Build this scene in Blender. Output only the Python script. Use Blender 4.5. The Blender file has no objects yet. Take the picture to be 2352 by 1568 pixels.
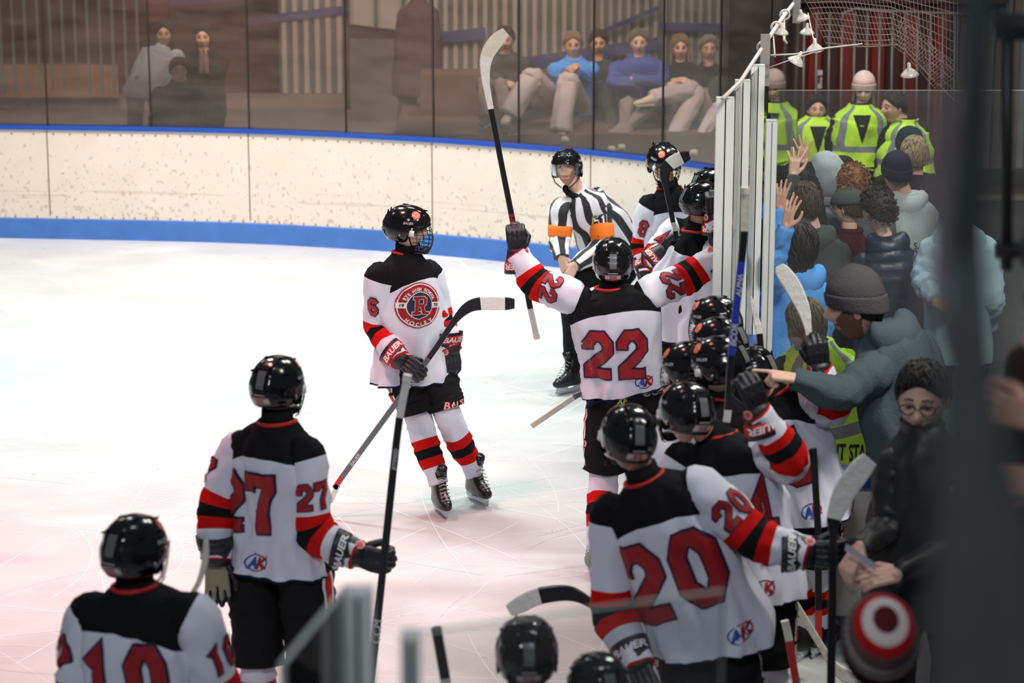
import bpy, bmesh, math, random
import numpy as np
from mathutils import Vector as V, Matrix as M, noise
from mathutils.bvhtree import BVHTree
SC = bpy.context.scene
COL = SC.collection
R = math.radians
# ---------------------------------------------------------------- camera, world, lights, exposure
PITCH = R(13.24); FPX = 5600.0; CZ = 4.28
cd = bpy.data.cameras.new('camera'); cam = bpy.data.objects.new('camera', cd); COL.objects.link(cam)
cam.location = (0, 0, CZ); cam.rotation_euler = (math.pi/2 - PITCH, 0, 0)
cd.sensor_width = 36; cd.lens = 36*FPX/2352; cd.clip_start = .05; cd.clip_end = 200
cd.dof.use_dof = True; cd.dof.focus_distance = 14.3; cd.dof.aperture_fstop = 85.7/34.0; cd.dof.aperture_blades = 9
SC.camera = cam
SC.view_settings.view_transform = 'Standard'; SC.view_settings.look = 'None'; SC.view_settings.gamma = 1
SC.view_settings.use_curve_mapping = False; SC.view_settings.exposure = 0.0
w = bpy.data.worlds.new('world'); SC.world = w; w.use_nodes = True
w.node_tree.nodes['Background'].inputs[0].default_value = (.80, .88, 1, 1)
w.node_tree.nodes['Background'].inputs[1].default_value = .09
def area(name, loc, size, power, col, rot=(0, 0, 0), sy=None, spread=None):
    l = bpy.data.lights.new(name, 'AREA'); l.energy = power; l.color = col; l.size = size
    if sy: l.shape = 'RECTANGLE'; l.size_y = sy
    if spread: l.spread = R(spread)
    o = bpy.data.objects.new(name, l); COL.objects.link(o); o.location = loc; o.rotation_euler = rot
    return o
for i, (x, y) in enumerate([(-9, 16), (-3.2, 17.2), (3, 15.5), (-6, 19.5), (0, 18.5), (5.5, 20), (-4, 8.5), (1.5, 8.5)]):
    area('rink_lamp', (x, y, 8.6), 1.3, (185, 310, 180, 85, 165, 75, 8, 24)[i], (.92, 1.0, .97), sy=.7, spread=112 if i in (0, 1, 4) else 150)
area('rink_lamp_pink', (-3.2, 12.4, 8.2), .9, 75, (1, .32, .34), (0, R(-8), 0), spread=60)
area('rink_lamp_warm', (-2.6, 17.0, 8.0), 1.2, 100, (1, .50, .38), (R(42), 0, 0), spread=80)
area('stand_fill', (3.5, 17, 7.5), 1.5, 190, (1, .88, .76))
area('stand_fill', (-1.0, 18.8, 6.6), 1.2, 110, (1, .72, .54), (R(62), 0, 0), sy=.6, spread=110)  # added, unseen: warm light onto faces in the far stand
area('stand_fill', (-1.5, 25.2, 7.0), 2.5, 60, (1, .82, .74), sy=1.2)
area('stand_fill', (3.6, 9.0, 6.8), 1.2, 210, (1, .93, .84), (R(42), 0, 0), spread=110)  # added, unseen: brightens the backs of the right-hand crowd
area('rear_fill', (-1.0, .5, 8.5), 2.2, 125, (.86, .90, 1), (R(60), 0, 0), sy=1.0, spread=120)  # added above the camera to light player backs and near posts
# ---------------------------------------------------------------- pixel -> place
CAM = V((0, 0, CZ)); FW = V((0, math.cos(PITCH), -math.sin(PITCH))); UP = V((0, math.sin(PITCH), math.cos(PITCH)))
def ray(x, y): return FW + V((1, 0, 0))*((x-1176)/FPX) - UP*((y-784)/FPX)
def W(x, y, Y): d = ray(x, y); return CAM + d*(Y/d.y)
def G(x, y, z=0.0): d = ray(x, y); return CAM + d*((z-CZ)/d.z)
def Yk(k): return (FPX/k - .98)/.9734
def Yh(row, h): return G(1176, row, h).y
# ---------------------------------------------------------------- materials
MATS = {}
def mat(name, col, rough=.6, metal=0, spec=.5, bump=None, sheen=0, emit=None, alpha=None, coat=0, var=None):
    if name in MATS: return MATS[name]
    if rough >= .75 and spec == .5: spec = .08
    m = bpy.data.materials.new(name); m.use_nodes = True; nt = m.node_tree; b = nt.nodes['Principled BSDF']
    b.inputs['Base Color'].default_value = (*col, 1); b.inputs['Roughness'].default_value = rough
    b.inputs['Metallic'].default_value = metal; b.inputs['Specular IOR Level'].default_value = spec
    b.inputs['Sheen Weight'].default_value = sheen; b.inputs['Coat Weight'].default_value = coat
    if emit: b.inputs['Emission Color'].default_value = (*emit[:3], 1); b.inputs['Emission Strength'].default_value = emit[3]
    tc = nt.nodes.new('ShaderNodeTexCoord')
    if var:   # (scale, amount)
        n = nt.nodes.new('ShaderNodeTexNoise'); n.inputs['Scale'].default_value = var[0]; n.inputs['Detail'].default_value = 5
        mx = nt.nodes.new('ShaderNodeMixRGB'); mx.blend_type = 'MIX'
        mx.inputs[1].default_value = (*[c*(1-var[1]) for c in col], 1); mx.inputs[2].default_value = (*[min(1, c*(1+var[1])) for c in col], 1)
        nt.links.new(tc.outputs['Object'], n.inputs['Vector']); nt.links.new(n.outputs[0], mx.inputs[0]); nt.links.new(mx.outputs[0], b.inputs['Base Color'])
    if bump:  # (scale, strength)
        n = nt.nodes.new('ShaderNodeTexNoise'); n.inputs['Scale'].default_value = bump[0]; n.inputs['Detail'].default_value = 4
        bp = nt.nodes.new('ShaderNodeBump'); bp.inputs['Strength'].default_value = bump[1]; bp.inputs['Distance'].default_value = .01
        nt.links.new(tc.outputs['Object'], n.inputs['Vector']); nt.links.new(n.outputs[0], bp.inputs['Height']); nt.links.new(bp.outputs[0], b.inputs['Normal'])
    MATS[name] = m; return m
class N:  # tiny node helper
    def __init__(s, m): s.nt = m.node_tree; s.b = s.nt.nodes['Principled BSDF']
    def n(s, t, **k):
        x = s.nt.nodes.new(t)
        for a, v in k.items(): setattr(x, a, v)
        return x
    def l(s, a, b): s.nt.links.new(a, b)
    def math(s, op, a, b=None, c=None):
        x = s.n('ShaderNodeMath', operation=op)
        for i, q in enumerate((a, b, c)):
            if q is None: continue
            if isinstance(q, (int, float)): x.inputs[i].default_value = q
            else: s.l(q, x.inputs[i])
        return x.outputs[0]
    def mix(s, f, a, b):
        x = s.n('ShaderNodeMixRGB')
        for i, q in enumerate((f, a, b)):
            if isinstance(q, (int, float)): x.inputs[i].default_value = q
            elif isinstance(q, tuple): x.inputs[i].default_value = (*q, 1)
            else: s.l(q, x.inputs[i])
        return x.outputs[0]
WHITE = (.74, .75, .86); RED = (.58, .010, .008); BLK = (.010, .010, .012); DRED = (.34, .006, .012); NAVY = (.012, .016, .06)
def jersey_mat():
    m = mat('jersey_cloth', WHITE, .8, sheen=.0, bump=(55, .25)); q = N(m)
    uv = q.n('ShaderNodeUVMap'); sp = q.n('ShaderNodeSeparateXYZ'); q.l(uv.outputs[0], sp.inputs[0]); u, v = sp.outputs[0], sp.outputs[1]
    c2 = q.math('POWER', q.math('ABSOLUTE', q.math('COSINE', q.math('MULTIPLY', u, math.tau))), 3.0)
    edge = q.math('SUBTRACT', .80, q.math('MULTIPLY', c2, .10))
    yoke = q.math('GREATER_THAN', v, edge)
    hem = q.math('LESS_THAN', v, .014)
    tor = q.mix(yoke, WHITE, BLK); tor = q.mix(hem, tor, NAVY)
    sv = q.math('SUBTRACT', v, 2.0)
    cr = q.n('ShaderNodeValToRGB'); cr.color_ramp.interpolation = 'CONSTANT'; e = cr.color_ramp.elements
    pts = [(0, BLK), (.12, WHITE), (.50, RED), (.59, BLK), (.68, RED), (.77, WHITE), (.985, RED)]
    e[0].position, e[0].color = 0, (*BLK, 1); e[1].position, e[1].color = .12, (*WHITE, 1)
    for p, c in pts[2:]: x = e.new(p); x.color = (*c, 1)
    wob = q.math('MULTIPLY', q.math('COSINE', q.math('MULTIPLY', u, math.tau)), .0)
    q.l(q.math('ADD', sv, wob), cr.inputs[0])
    isl = q.math('GREATER_THAN', v, 1.5)
    q.l(q.mix(isl, tor, cr.outputs[0]), q.b.inputs['Base Color'])
    tc = q.n('ShaderNodeTexCoord'); mp = q.n('ShaderNodeMapping'); mp.inputs['Scale'].default_value = (1, 1, .45); q.l(tc.outputs['Object'], mp.inputs[0]); n = q.n('ShaderNodeTexNoise', noise_type='RIDGED_MULTIFRACTAL'); n.inputs['Scale'].default_value = 4.5; n.inputs['Detail'].default_value = 1.5; n.inputs['Distortion'].default_value = .6; q.l(mp.outputs[0], n.inputs['Vector'])
    bp = q.n('ShaderNodeBump'); bp.inputs['Strength'].default_value = .55; bp.inputs['Distance'].default_value = .025; q.l(n.outputs[0], bp.inputs['Height']); q.l(bp.outputs[0], q.b.inputs['Normal']); return m
def ramp_mat(name, pts, rough=.8, sheen=.0, off=0.0, bump=(70, .3)):
    m = mat(name, pts[0][1], rough, sheen=sheen, bump=bump); q = N(m)
    uv = q.n('ShaderNodeUVMap'); sp = q.n('ShaderNodeSeparateXYZ'); q.l(uv.outputs[0], sp.inputs[0])
    cr = q.n('ShaderNodeValToRGB'); cr.color_ramp.interpolation = 'CONSTANT'; e = cr.color_ramp.elements
    e[0].position, e[0].color = 0, (*pts[0][1], 1); e[1].position, e[1].color = pts[1][0], (*pts[1][1], 1)
    for p, c in pts[2:]: x = e.new(p); x.color = (*c, 1)
    q.l(sp.outputs[1], cr.inputs[0]); q.l(cr.outputs[0], q.b.inputs['Base Color']); return m
def stripe_u_mat(name, n, a, b, rough=.7, band=None):
    m = mat(name, a, rough, sheen=.2, bump=(60, .2)); q = N(m)
    uv = q.n('ShaderNodeUVMap'); sp = q.n('ShaderNodeSeparateXYZ'); q.l(uv.outputs[0], sp.inputs[0])
    f = q.math('GREATER_THAN', q.math('SINE', q.math('MULTIPLY', sp.outputs[0], math.tau*n)), 0.0)
    c = q.mix(f, a, b)
    if band:
        for (lo, hi, bc) in band:
            g = q.math('MULTIPLY', q.math('GREATER_THAN', sp.outputs[1], lo), q.math('LESS_THAN', sp.outputs[1], hi)); c = q.mix(g, c, bc)
    q.l(c, q.b.inputs['Base Color']); return m
def vest_mat():
    Y = (.52, .82, .02); m = mat('hi_vis_cloth', Y, .6, sheen=.2, bump=(40, .3)); q = N(m)
    uv = q.n('ShaderNodeUVMap'); sp = q.n('ShaderNodeSeparateXYZ'); q.l(uv.outputs[0], sp.inputs[0]); u, v = sp.outputs[0], sp.outputs[1]
    b1 = q.math('MULTIPLY', q.math('GREATER_THAN', v, .24), q.math('LESS_THAN', v, .34))
    cu = q.math('ABSOLUTE', q.math('COSINE', q.math('MULTIPLY', u, math.tau)))
    b2 = q.math('MULTIPLY', q.math('GREATER_THAN', cu, .52), q.math('LESS_THAN', cu, .74)); b2 = q.math('MULTIPLY', b2, q.math('GREATER_THAN', v, .24))
    q.l(q.mix(q.math('MAXIMUM', b1, b2), Y, (.20, .21, .22)), q.b.inputs['Base Color']); return m
def glass_mat(name, tint=(.86, .92, .9), haze=.1, hcol=(.5, .5, .52), alpha_edge=0):
    m = bpy.data.materials.new(name); m.use_nodes = True; nt = m.node_tree; nt.nodes.clear(); l = nt.links.new
    o = nt.nodes.new('ShaderNodeOutputMaterial'); t = nt.nodes.new('ShaderNodeBsdfTransparent'); t.inputs[0].default_value = (*tint, 1)
    g = nt.nodes.new('ShaderNodeBsdfGlossy'); g.inputs['Roughness'].default_value = .03
    d = nt.nodes.new('ShaderNodeBsdfDiffuse'); d.inputs[0].default_value = (*hcol, 1)
    tc = nt.nodes.new('ShaderNodeTexCoord'); mp = nt.nodes.new('ShaderNodeMapping'); mp.inputs['Scale'].default_value = (1, 1, 4)
    no = nt.nodes.new('ShaderNodeTexNoise'); no.inputs['Scale'].default_value = 2.2; no.inputs['Detail'].default_value = 6
    l(tc.outputs['Object'], mp.inputs[0]); l(mp.outputs[0], no.inputs['Vector'])
    ma = nt.nodes.new('ShaderNodeMath'); ma.operation = 'MULTIPLY'; l(no.outputs[0], ma.inputs[0]); ma.inputs[1].default_value = haze*2
    m1 = nt.nodes.new('ShaderNodeMixShader'); l(ma.outputs[0], m1.inputs[0]); l(t.outputs[0], m1.inputs[1]); l(d.outputs[0], m1.inputs[2])
    fr = nt.nodes.new('ShaderNodeFresnel'); fr.inputs[0].default_value = 1.45
    m2 = nt.nodes.new('ShaderNodeMixShader'); l(fr.outputs[0], m2.inputs[0]); l(m1.outputs[0], m2.inputs[1]); l(g.outputs[0], m2.inputs[2])
    l(m2.outputs[0], o.inputs[0]); MATS[name] = m; return m
J = jersey_mat(); VEST = vest_mat()
helm = mat('helmet_shell_black', (.005, .005, .006), .16, spec=.5, coat=.25, bump=(14, .06))
blk = mat('matte_black', (.012, .012, .013), .55); blkg = mat('glove_black', (.012, .013, .018), .42, bump=(90, .3))
cloth_blk = mat('black_cloth', (.014, .014, .015), .85, sheen=.0, bump=(80, .4))
shortm = stripe_u_mat('shorts_cloth', 1, (.016, .016, .017), (.016, .016, .017)); 
red = mat('red_cloth', RED, .6); dred = mat('crimson_twill', DRED, .6, bump=(150, .2)); navy = mat('navy_twill', NAVY, .6)
white = mat('white_print', (.85, .85, .86), .5); silver = mat('silver_print', (.55, .56, .58), .35)
orange = mat('orange_sticker', (.9, .16, .09), .35); steel = mat('steel', (.6, .62, .65), .22, 1); cagem = mat('cage_wire', (.05, .055, .06), .25, .9)
alum = mat('aluminium', (.84, .88, .84), .45, .2, var=(9, .08)); skin = mat('skin', (.62, .34, .24), .5, spec=.35, bump=(60, .15)); skin2 = mat('skin_fair', (.72, .45, .35), .5, spec=.35, bump=(60, .15))
lips = mat('lips', (.46, .13, .12), .45); eyew = mat('eye_white', (.48, .44, .42), .3); eyed = mat('eye_iris', (.03, .02, .018), .1); dark = mat('dark_gap', (.004, .004, .004), .9)
tan = mat('palm_leather', (.33, .31, .20), .8, bump=(50, .5)); tapew = mat('white_tape', (.78, .78, .74), .7, bump=(30, .5), var=(22, .1)); tapec = mat('cream_tape', (.72, .70, .58), .7, bump=(30, .4), var=(14, .16))
carbon = mat('stick_carbon', (.014, .015, .018), .3, bump=(40, .1)); carbg = mat('stick_grey', (.12, .13, .15), .35); stickred = mat('stick_red', (.5, .03, .03), .35); stickblu = mat('stick_blue', (.03, .05, .45), .3)
lime = mat('lime_print', (.6, .85, .03), .5); laces = mat('laces_grey', (.35, .35, .36), .7); bluep = mat('blue_plastic', (.008, .062, .38), .38, bump=(5, .1)); blul = mat('blue_logo', (.03, .08, .42), .5)
def hairm(name, c): return mat(name, c, .48, spec=.4, bump=(120, .6), var=(45, .35))
hbrown = hairm('hair_brown', (.042, .024, .014)); hdark = hairm('hair_dark', (.014, .010, .008)); hred = hairm('hair_auburn', (.19, .068, .02)); hblond = hairm('hair_blond', (.24, .165, .09)); hdirty = hairm('hair_dirty_blond', (.16, .125, .075)); hgrey = hairm('hair_grey', (.22, .20, .18))
# ---------------------------------------------------------------- mesh builder
class MB:
    def __init__(s): s.v = []; s.f = []; s.m = []; s.uv = []
    def add(s, vs, fs, m=0, uv=None):
        o = len(s.v); s.v += [tuple(x) for x in vs]
        for i, f in enumerate(fs):
            s.f.append([o+a for a in f]); s.m.append(m if isinstance(m, int) else m[i]); s.uv.append(uv[i] if uv else None)
        return s
    def mesh(s, me, m=0, X=None):
        vs = [(X @ v.co) if X else v.co.copy() for v in me.vertices]; fs = [list(p.vertices) for p in me.polygons]
        flip = X is not None and X.determinant() < 0
        if flip: fs = [f[::-1] for f in fs]
        ul = me.uv_layers.active
        uv = None
        if ul:
            uv = [[tuple(ul.data[l].uv) for l in p.loop_indices] for p in me.polygons]
            if flip: uv = [q[::-1] for q in uv]
        return s.add(vs, fs, m if m is not None else [p.material_index for p in me.polygons], uv)
    def box(s, c, d, m=0, X=None):
        vs = [V((c[0]+x*d[0]/2, c[1]+y*d[1]/2, c[2]+z*d[2]/2)) for x in (-1, 1) for y in (-1, 1) for z in (-1, 1)]
        if X: vs = [X @ v for v in vs]
        return s.add(vs, [(0, 1, 3, 2), (4, 6, 7, 5), (0, 4, 5, 1), (2, 3, 7, 6), (0, 2, 6, 4), (1, 5, 7, 3)], m)
    def rings(s, rs, m=0, cap0=True, cap1=True, vv=None, closed=True):
        n = len(rs[0]); vs = [p for r in rs for p in r]; fs = []; uv = []; k = len(rs)
        for i in range(k-1):
            v0, v1 = (i/(k-1), (i+1)/(k-1)) if vv is None else (vv[i], vv[i+1])
            for j in range(n if closed else n-1):
                j2 = (j+1) % n; fs.append((i*n+j, i*n+j2, (i+1)*n+j2, (i+1)*n+j)); uv.append(((j/n, v0), ((j+1)/n, v0), ((j+1)/n, v1), (j/n, v1)))
        mm = [m]*len(fs) if isinstance(m, int) else [m(uv[i][0][1]+1e-4) for i in range(len(fs))]
        if cap0: fs.append(tuple(range(n))[::-1]); uv.append([(.5, 0 if vv is None else vv[0])]*n); mm.append(mm[0])
        if cap1: fs.append(tuple((k-1)*n+j for j in range(n))); uv.append([(.5, 1 if vv is None else vv[-1])]*n); mm.append(mm[-1])
        return s.add(vs, fs, mm, uv)
    def tube(s, pts, r, n=6, m=0, cap=True):
        pts = [V(p) for p in pts]; rs = []; nrm = None
        for i, p in enumerate(pts):
            t = (pts[min(i+1, len(pts)-1)] - pts[max(i-1, 0)]).normalized()
            if nrm is None: nrm = t.orthogonal().normalized()
            nrm = (nrm - t*nrm.dot(t)).normalized(); b = t.cross(nrm); q = r if isinstance(r, (int, float)) else r[i]
            rs.append([p + nrm*q*math.cos(a) + b*q*math.sin(a) for a in [math.tau*j/n for j in range(n)]])
        return s.rings(rs, m, cap, cap)
    def ball(s, c, r, m=0, nu=12, nv=8, X=None):
        if isinstance(r, (int, float)): r = (r, r, r)
        vs = [V((0, 0, r[2]))]; fs = []
        for i in range(1, nv):
            p = math.pi*i/nv
            vs += [V((r[0]*math.sin(p)*math.cos(a), r[1]*math.sin(p)*math.sin(a), r[2]*math.cos(p))) for a in [math.tau*j/nu for j in range(nu)]]
        vs.append(V((0, 0, -r[2])))
        for j in range(nu): fs.append((0, 1+j, 1+(j+1) % nu)); L = 1+(nv-2)*nu; fs.append((len(vs)-1, L+(j+1) % nu, L+j))
        for i in range(nv-2):
            for j in range(nu): a = 1+i*nu; fs.append((a+j, a+nu+j, a+nu+(j+1) % nu, a+(j+1) % nu))
        if X: vs = [X @ v for v in vs]
        return s.add([V(c)+v for v in vs], fs, m)
    def me(s, name, mats=()):
        me = bpy.data.meshes.new(name); me.from_pydata(s.v, [], s.f); me.update()
        for m in mats: me.materials.append(m)
        me.polygons.foreach_set('material_index', s.m)
        if any(u is not None for u in s.uv):
            L = me.uv_layers.new(name='UVMap'); flat = []
            for f, u in zip(s.f, s.uv):
                for i in range(len(f)): flat += list(u[i]) if u else (0, 0)
            L.data.foreach_set('uv', flat)
        return me
    def obj(s, name, mats, parent=None, smooth=True, off=None):
        if off is not None: s.v = [(a-off[0], b-off[1], c-off[2]) for a, b, c in s.v]
        me = s.me(name, mats if isinstance(mats, (list, tuple)) else [mats])
        if smooth: me.polygons.foreach_set('use_smooth', [True]*len(me.polygons))
        o = bpy.data.objects.new(name, me); COL.objects.link(o)
        if parent: o.parent = parent
        return o
def remesh(mb, vox, smooth=2, fac=.5):
    me = mb.me('tmp'); o = bpy.data.objects.new('tmp', me); COL.objects.link(o)
    r = o.modifiers.new('r', 'REMESH'); r.mode = 'VOXEL'; r.voxel_size = vox
    if smooth: q = o.modifiers.new('s', 'SMOOTH'); q.iterations = smooth; q.factor = fac
    dg = bpy.context.evaluated_depsgraph_get(); m2 = bpy.data.meshes.new_from_object(o.evaluated_get(dg)); bpy.data.objects.remove(o); return m2
def limb(mb, a, b, ra, rb, m=0, n=10):
    a, b = V(a), V(b); L = (b-a).length; k = max(2, int(L/(min(ra, rb)*.45))+1)
    for i in range(k+1): t = i/k; mb.ball(a.lerp(b, t), ra+(rb-ra)*t, m, n, n-3)
def cr(keys, n):   # Catmull-Rom through rows of numbers, uniform
    K = np.array(keys, float); k = len(K); out = []
    for i in range(n):
        t = i/(n-1)*(k-1); j = min(int(t), k-2); f = t-j
        p0, p1, p2, p3 = K[max(j-1, 0)], K[j], K[j+1], K[min(j+2, k-1)]
        out.append(.5*((2*p1)+(p2-p0)*f+(2*p0-5*p1+4*p2-p3)*f*f+(3*p1-p0-3*p2+p3)*f**3))
    return out
def fold(p, s, k): return noise.noise(V((p[0]*s, p[1]*s, p[2]*s))+V((k*7.3, k*3.1, k)))
def tag(o, label=None, cat=None, group=None, kind=None):
    if label: o['label'] = label
    if cat: o['category'] = cat
    if group: o['group'] = group
    if kind: o['kind'] = kind
    return o
def empty(name, loc, label, cat, group=None):
    o = bpy.data.objects.new(name, None); o.empty_display_size = .1; COL.objects.link(o); o.location = loc; return tag(o, label, cat, group)
def basis(X=None, Y=None, Z=None, o=(0, 0, 0)):   # first given axis kept, second orthogonalised
    g = {k: V(v).normalized() for k, v in (('x', X), ('y', Y), ('z', Z)) if v is not None}; ks = list(g)
    a = g[ks[0]]; b = (g[ks[1]]-a*a.dot(g[ks[1]])).normalized()
    D = {ks[0]: a, ks[1]: b}
    if 'x' not in D: D['x'] = D['y'].cross(D['z'])
    if 'y' not in D: D['y'] = D['z'].cross(D['x'])
    if 'z' not in D: D['z'] = D['x'].cross(D['y'])
    m = M((D['x'], D['y'], D['z'])).transposed().to_4x4(); m.translation = V(o); return m
# ---------------------------------------------------------------- flat glyphs laid on surfaces
DIG = {
 '0': ([(.2, .3), (.2, .7), (.38, .9), (.62, .9), (.8, .7), (.8, .3), (.62, .1), (.38, .1)], True),
 '1': ([(.30, .72), (.52, .86), (.52, .0)], False), '2': ([(.17, .62), (.17, .74), (.36, .9), (.64, .9), (.82, .74), (.82, .58), (.2, .2), (.2, .1), (.86, .1)], False),
 '3': ([(.17, .74), (.36, .9), (.64, .9), (.82, .75), (.82, .6), (.66, .5), (.82, .4), (.82, .26), (.64, .1), (.36, .1), (.17, .26)], False),
 '4': ([(.9, .30), (.14, .30), (.62, .92), (.62, 0.0)], False), '5': ([(.84, .9), (.2, .9), (.2, .55), (.62, .58), (.82, .44), (.82, .25), (.62, .1), (.36, .1), (.17, .22)], False),
 '6': ([(.82, .76), (.64, .9), (.36, .9), (.18, .74), (.18, .28), (.36, .1), (.64, .1), (.82, .26), (.82, .40), (.64, .54), (.22, .54)], False),
 '7': ([(.15, .72), (.15, .9), (.82, .9), (.82, .78), (.46, .34), (.46, .0)], False),
 '8': ([(.3, .52), (.2, .66), (.2, .76), (.36, .9), (.64, .9), (.8, .76), (.8, .66), (.7, .52), (.82, .38), (.82, .24), (.64, .1), (.36, .1), (.18, .24), (.18, .38)], True)}
def stroke(pts, closed, w, ext=0):
    P = [V((x, y, 0)) for x, y in pts]; n = len(P); L = []; Rr = []
    if not closed and ext:
        P[0] = P[0]+(P[0]-P[1]).normalized()*ext; P[-1] = P[-1]+(P[-1]-P[-2]).normalized()*ext
    for i in range(n):
        a = P[i-1] if (i > 0 or closed) else None; b = P[(i+1) % n] if (i < n-1 or closed) else None
        d1 = (P[i]-a).normalized() if a is not None else (b-P[i]).normalized(); d2 = (b-P[i]).normalized() if b is not None else d1
        n1 = V((-d1.y, d1.x, 0)); n2 = V((-d2.y, d2.x, 0)); mt = (n1+n2)
        mt = mt.normalized() if mt.length > 1e-3 else n1; k = w/2/max(.45, mt.dot(n1)); L.append(P[i]+mt*k); Rr.append(P[i]-mt*k)
    out = []
    for i in range(n if closed else n-1): j = (i+1) % n; out.append([Rr[i], Rr[j], L[j], L[i]])
    return out
def number(txt, H, wd=.62, sw=.21, ext=0):   # list of quads, centred
    q = []; adv = wd*1.12; tot = adv*len(txt)-adv+wd
    for i, ch in enumerate(txt):
        pts, cl = DIG[ch]; pts = [(x*wd*H, y*H) for x, y in pts]
        for p in stroke(pts, cl, sw*H*.9+ext*2, ext): q.append([V((v.x+(i*adv-tot/2)*H, v.y-H/2, 0)) for v in p])
    return q
TC = {}
def text(txt, H, shear=.0, off=.0, sx=1.0, bold=.012):
    key = (txt, shear, off, bold)
    if key not in TC:
        c = bpy.data.curves.new('t', 'FONT'); c.body = txt; c.size = 1; c.shear = shear; c.offset = off+bold; c.align_x = 'CENTER'; c.resolution_u = 3
        o = bpy.data.objects.new('t', c); COL.objects.link(o); dg = bpy.context.evaluated_depsgraph_get(); dg.update()
        me = bpy.data.meshes.new_from_object(o.evaluated_get(dg)); bpy.data.objects.remove(o)
        TC[key] = [[me.vertices[i].co.copy() for i in p.vertices] for p in me.polygons]
    return [[V((v.x*H*1.4*sx, (v.y-.35)*H*1.4, 0)) for v in p] for p in TC[key]]
def arc_text(txt, H, rad, a0, a1, bold=.012):  # letters along an arc, a0->a1 degrees, outward up when a0>a1
    out = []; n = len(txt); up = 1 if a0 > a1 else -1
    for i, ch in enumerate(txt):
        if ch == ' ': continue
        a = R(a0+(a1-a0)*i/max(1, n-1)); c = V((math.cos(a), math.sin(a), 0)); rot = M.Rotation(a-math.pi/2 if up > 0 else a+math.pi/2, 3, 'Z')
        for p in text(ch, H, bold=bold): out.append([rot @ v + c*rad for v in p])
    return out
def disc(r, rx=1, n=28, r0=0, a0=0, a1=360):
    q = []
    for i in range(n):
        a, b = R(a0+(a1-a0)*i/n), R(a0+(a1-a0)*(i+1)/n); f = lambda t, k: V((k*rx*math.cos(t), k*math.sin(t), 0))
        q.append([f(a, r0), f(a, r), f(b, r), f(b, r0)] if r0 else [V((0, 0, 0)), f(a, r), f(b, r)])
    return q
def rect(w_, h_): return [[V((-w_/2, -h_/2, 0)), V((w_/2, -h_/2, 0)), V((w_/2, h_/2, 0)), V((-w_/2, h_/2, 0))]]
def shift(q, x=0, y=0, a=0): r = M.Rotation(R(a), 3, 'Z'); return [[r @ v + V((x, y, 0)) for v in p] for p in q]
def decal(layers, bvh, o, u, n, step=.02, depth=.35, up=None, far=False):
    """layers: [(polys, mat index, lift)]; o origin, u reading direction, n outward normal"""
    o = V(o); n = V(n).normalized(); u = V(u) if u is not None else V((0, 0, 1)).cross(n); u = (u-n*u.dot(n)).normalized(); v = n.cross(u); mb = MB()
    for polys, mi, lift in layers:
        bm = bmesh.new()
        for p in polys:
            try: bm.faces.new([bm.verts.new(x) for x in p])
            except ValueError: pass
        bmesh.ops.remove_doubles(bm, verts=bm.verts, dist=1e-5)
        if step and bm.verts:
            for ax in (0, 1):
                lo = min(x.co[ax] for x in bm.verts); hi = max(x.co[ax] for x in bm.verts); k = math.ceil(lo/step)
                while k*step < hi:
                    pc = [0, 0, 0]; pc[ax] = k*step; pn = [0, 0, 0]; pn[ax] = 1
                    bmesh.ops.bisect_plane(bm, geom=bm.verts[:]+bm.edges[:]+bm.faces[:], plane_co=pc, plane_no=pn, dist=1e-6); k += 1
        bm.verts.ensure_lookup_table(); co = []; ok = []
        for x in bm.verts:
            p = o+u*x.co.x+v*x.co.y; h = bvh.ray_cast(p+n*depth, -n, depth+.6) if bvh else (p, n, 0, 0)
            if h[0] is None: co.append(p); ok.append(False)
            else: co.append(h[0]+n*(.0025+lift)); ok.append(True)
        fs = [[q.index for q in f.verts] for f in bm.faces if all(ok[q.index] and (co[q.index]-co[f.verts[0].index]).length < .12 for q in f.verts)]
        fs = [f if (co[f[1]]-co[f[0]]).cross(co[f[2]]-co[f[1]]).dot(n) > 0 else f[::-1] for f in fs]
        mb.add(co, fs, mi); bm.free()
    return mb
def bvh_of(mb): return BVHTree.FromPolygons([V(x) for x in mb.v], mb.f)
# ---------------------------------------------------------------- shared shapes (built once, copied)
def smoothstep(a, b, x): t = max(0, min(1, (x-a)/(b-a))); return t*t*(3-2*t)
def helmet_pt(ph, t, k=1.0, ref=False):   # ph azimuth 0 front; t 0 top .. 1 rim
    c, s_ = math.cos(ph), math.sin(ph)
    zb = .030*max(0, c)**.8 - .062*(1-max(0, c)**.8) - .022*max(0, -c)
    if abs(s_) > .8: zb -= .018*((abs(s_)-.8)/.2)
    # polar angle of rim
    ez = .128; cosr = max(-.62, min(.5, (zb-.005)/ez)); pm = math.acos(cosr); p = pm*t
    sx = .109; sy = .138 if c > 0 else .142
    sp = abs(math.sin(p))**.88
    x = sx*sp*s_; y = -sy*sp*c; z = .005+ez*math.cos(p)
    r = 1.0; ax = abs(x)
    ridge = math.exp(-((ax-.036)/.011)**2)*.035 - math.exp(-(x/.013)**2)*.02
    r += ridge*smoothstep(.05, .5, t)*(1-smoothstep(.80, .95, t))
    r += .022*smoothstep(.60, .64, t)*(1-smoothstep(.86, .90, t))*(1 if c < .3 else .6)
    r += -.02*math.exp(-((t-.55)/.02)**2) + .015*smoothstep(.93, .99, t)
    return V((x*r*k, y*r*k, .005+(z-.005)*r*k))
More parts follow.
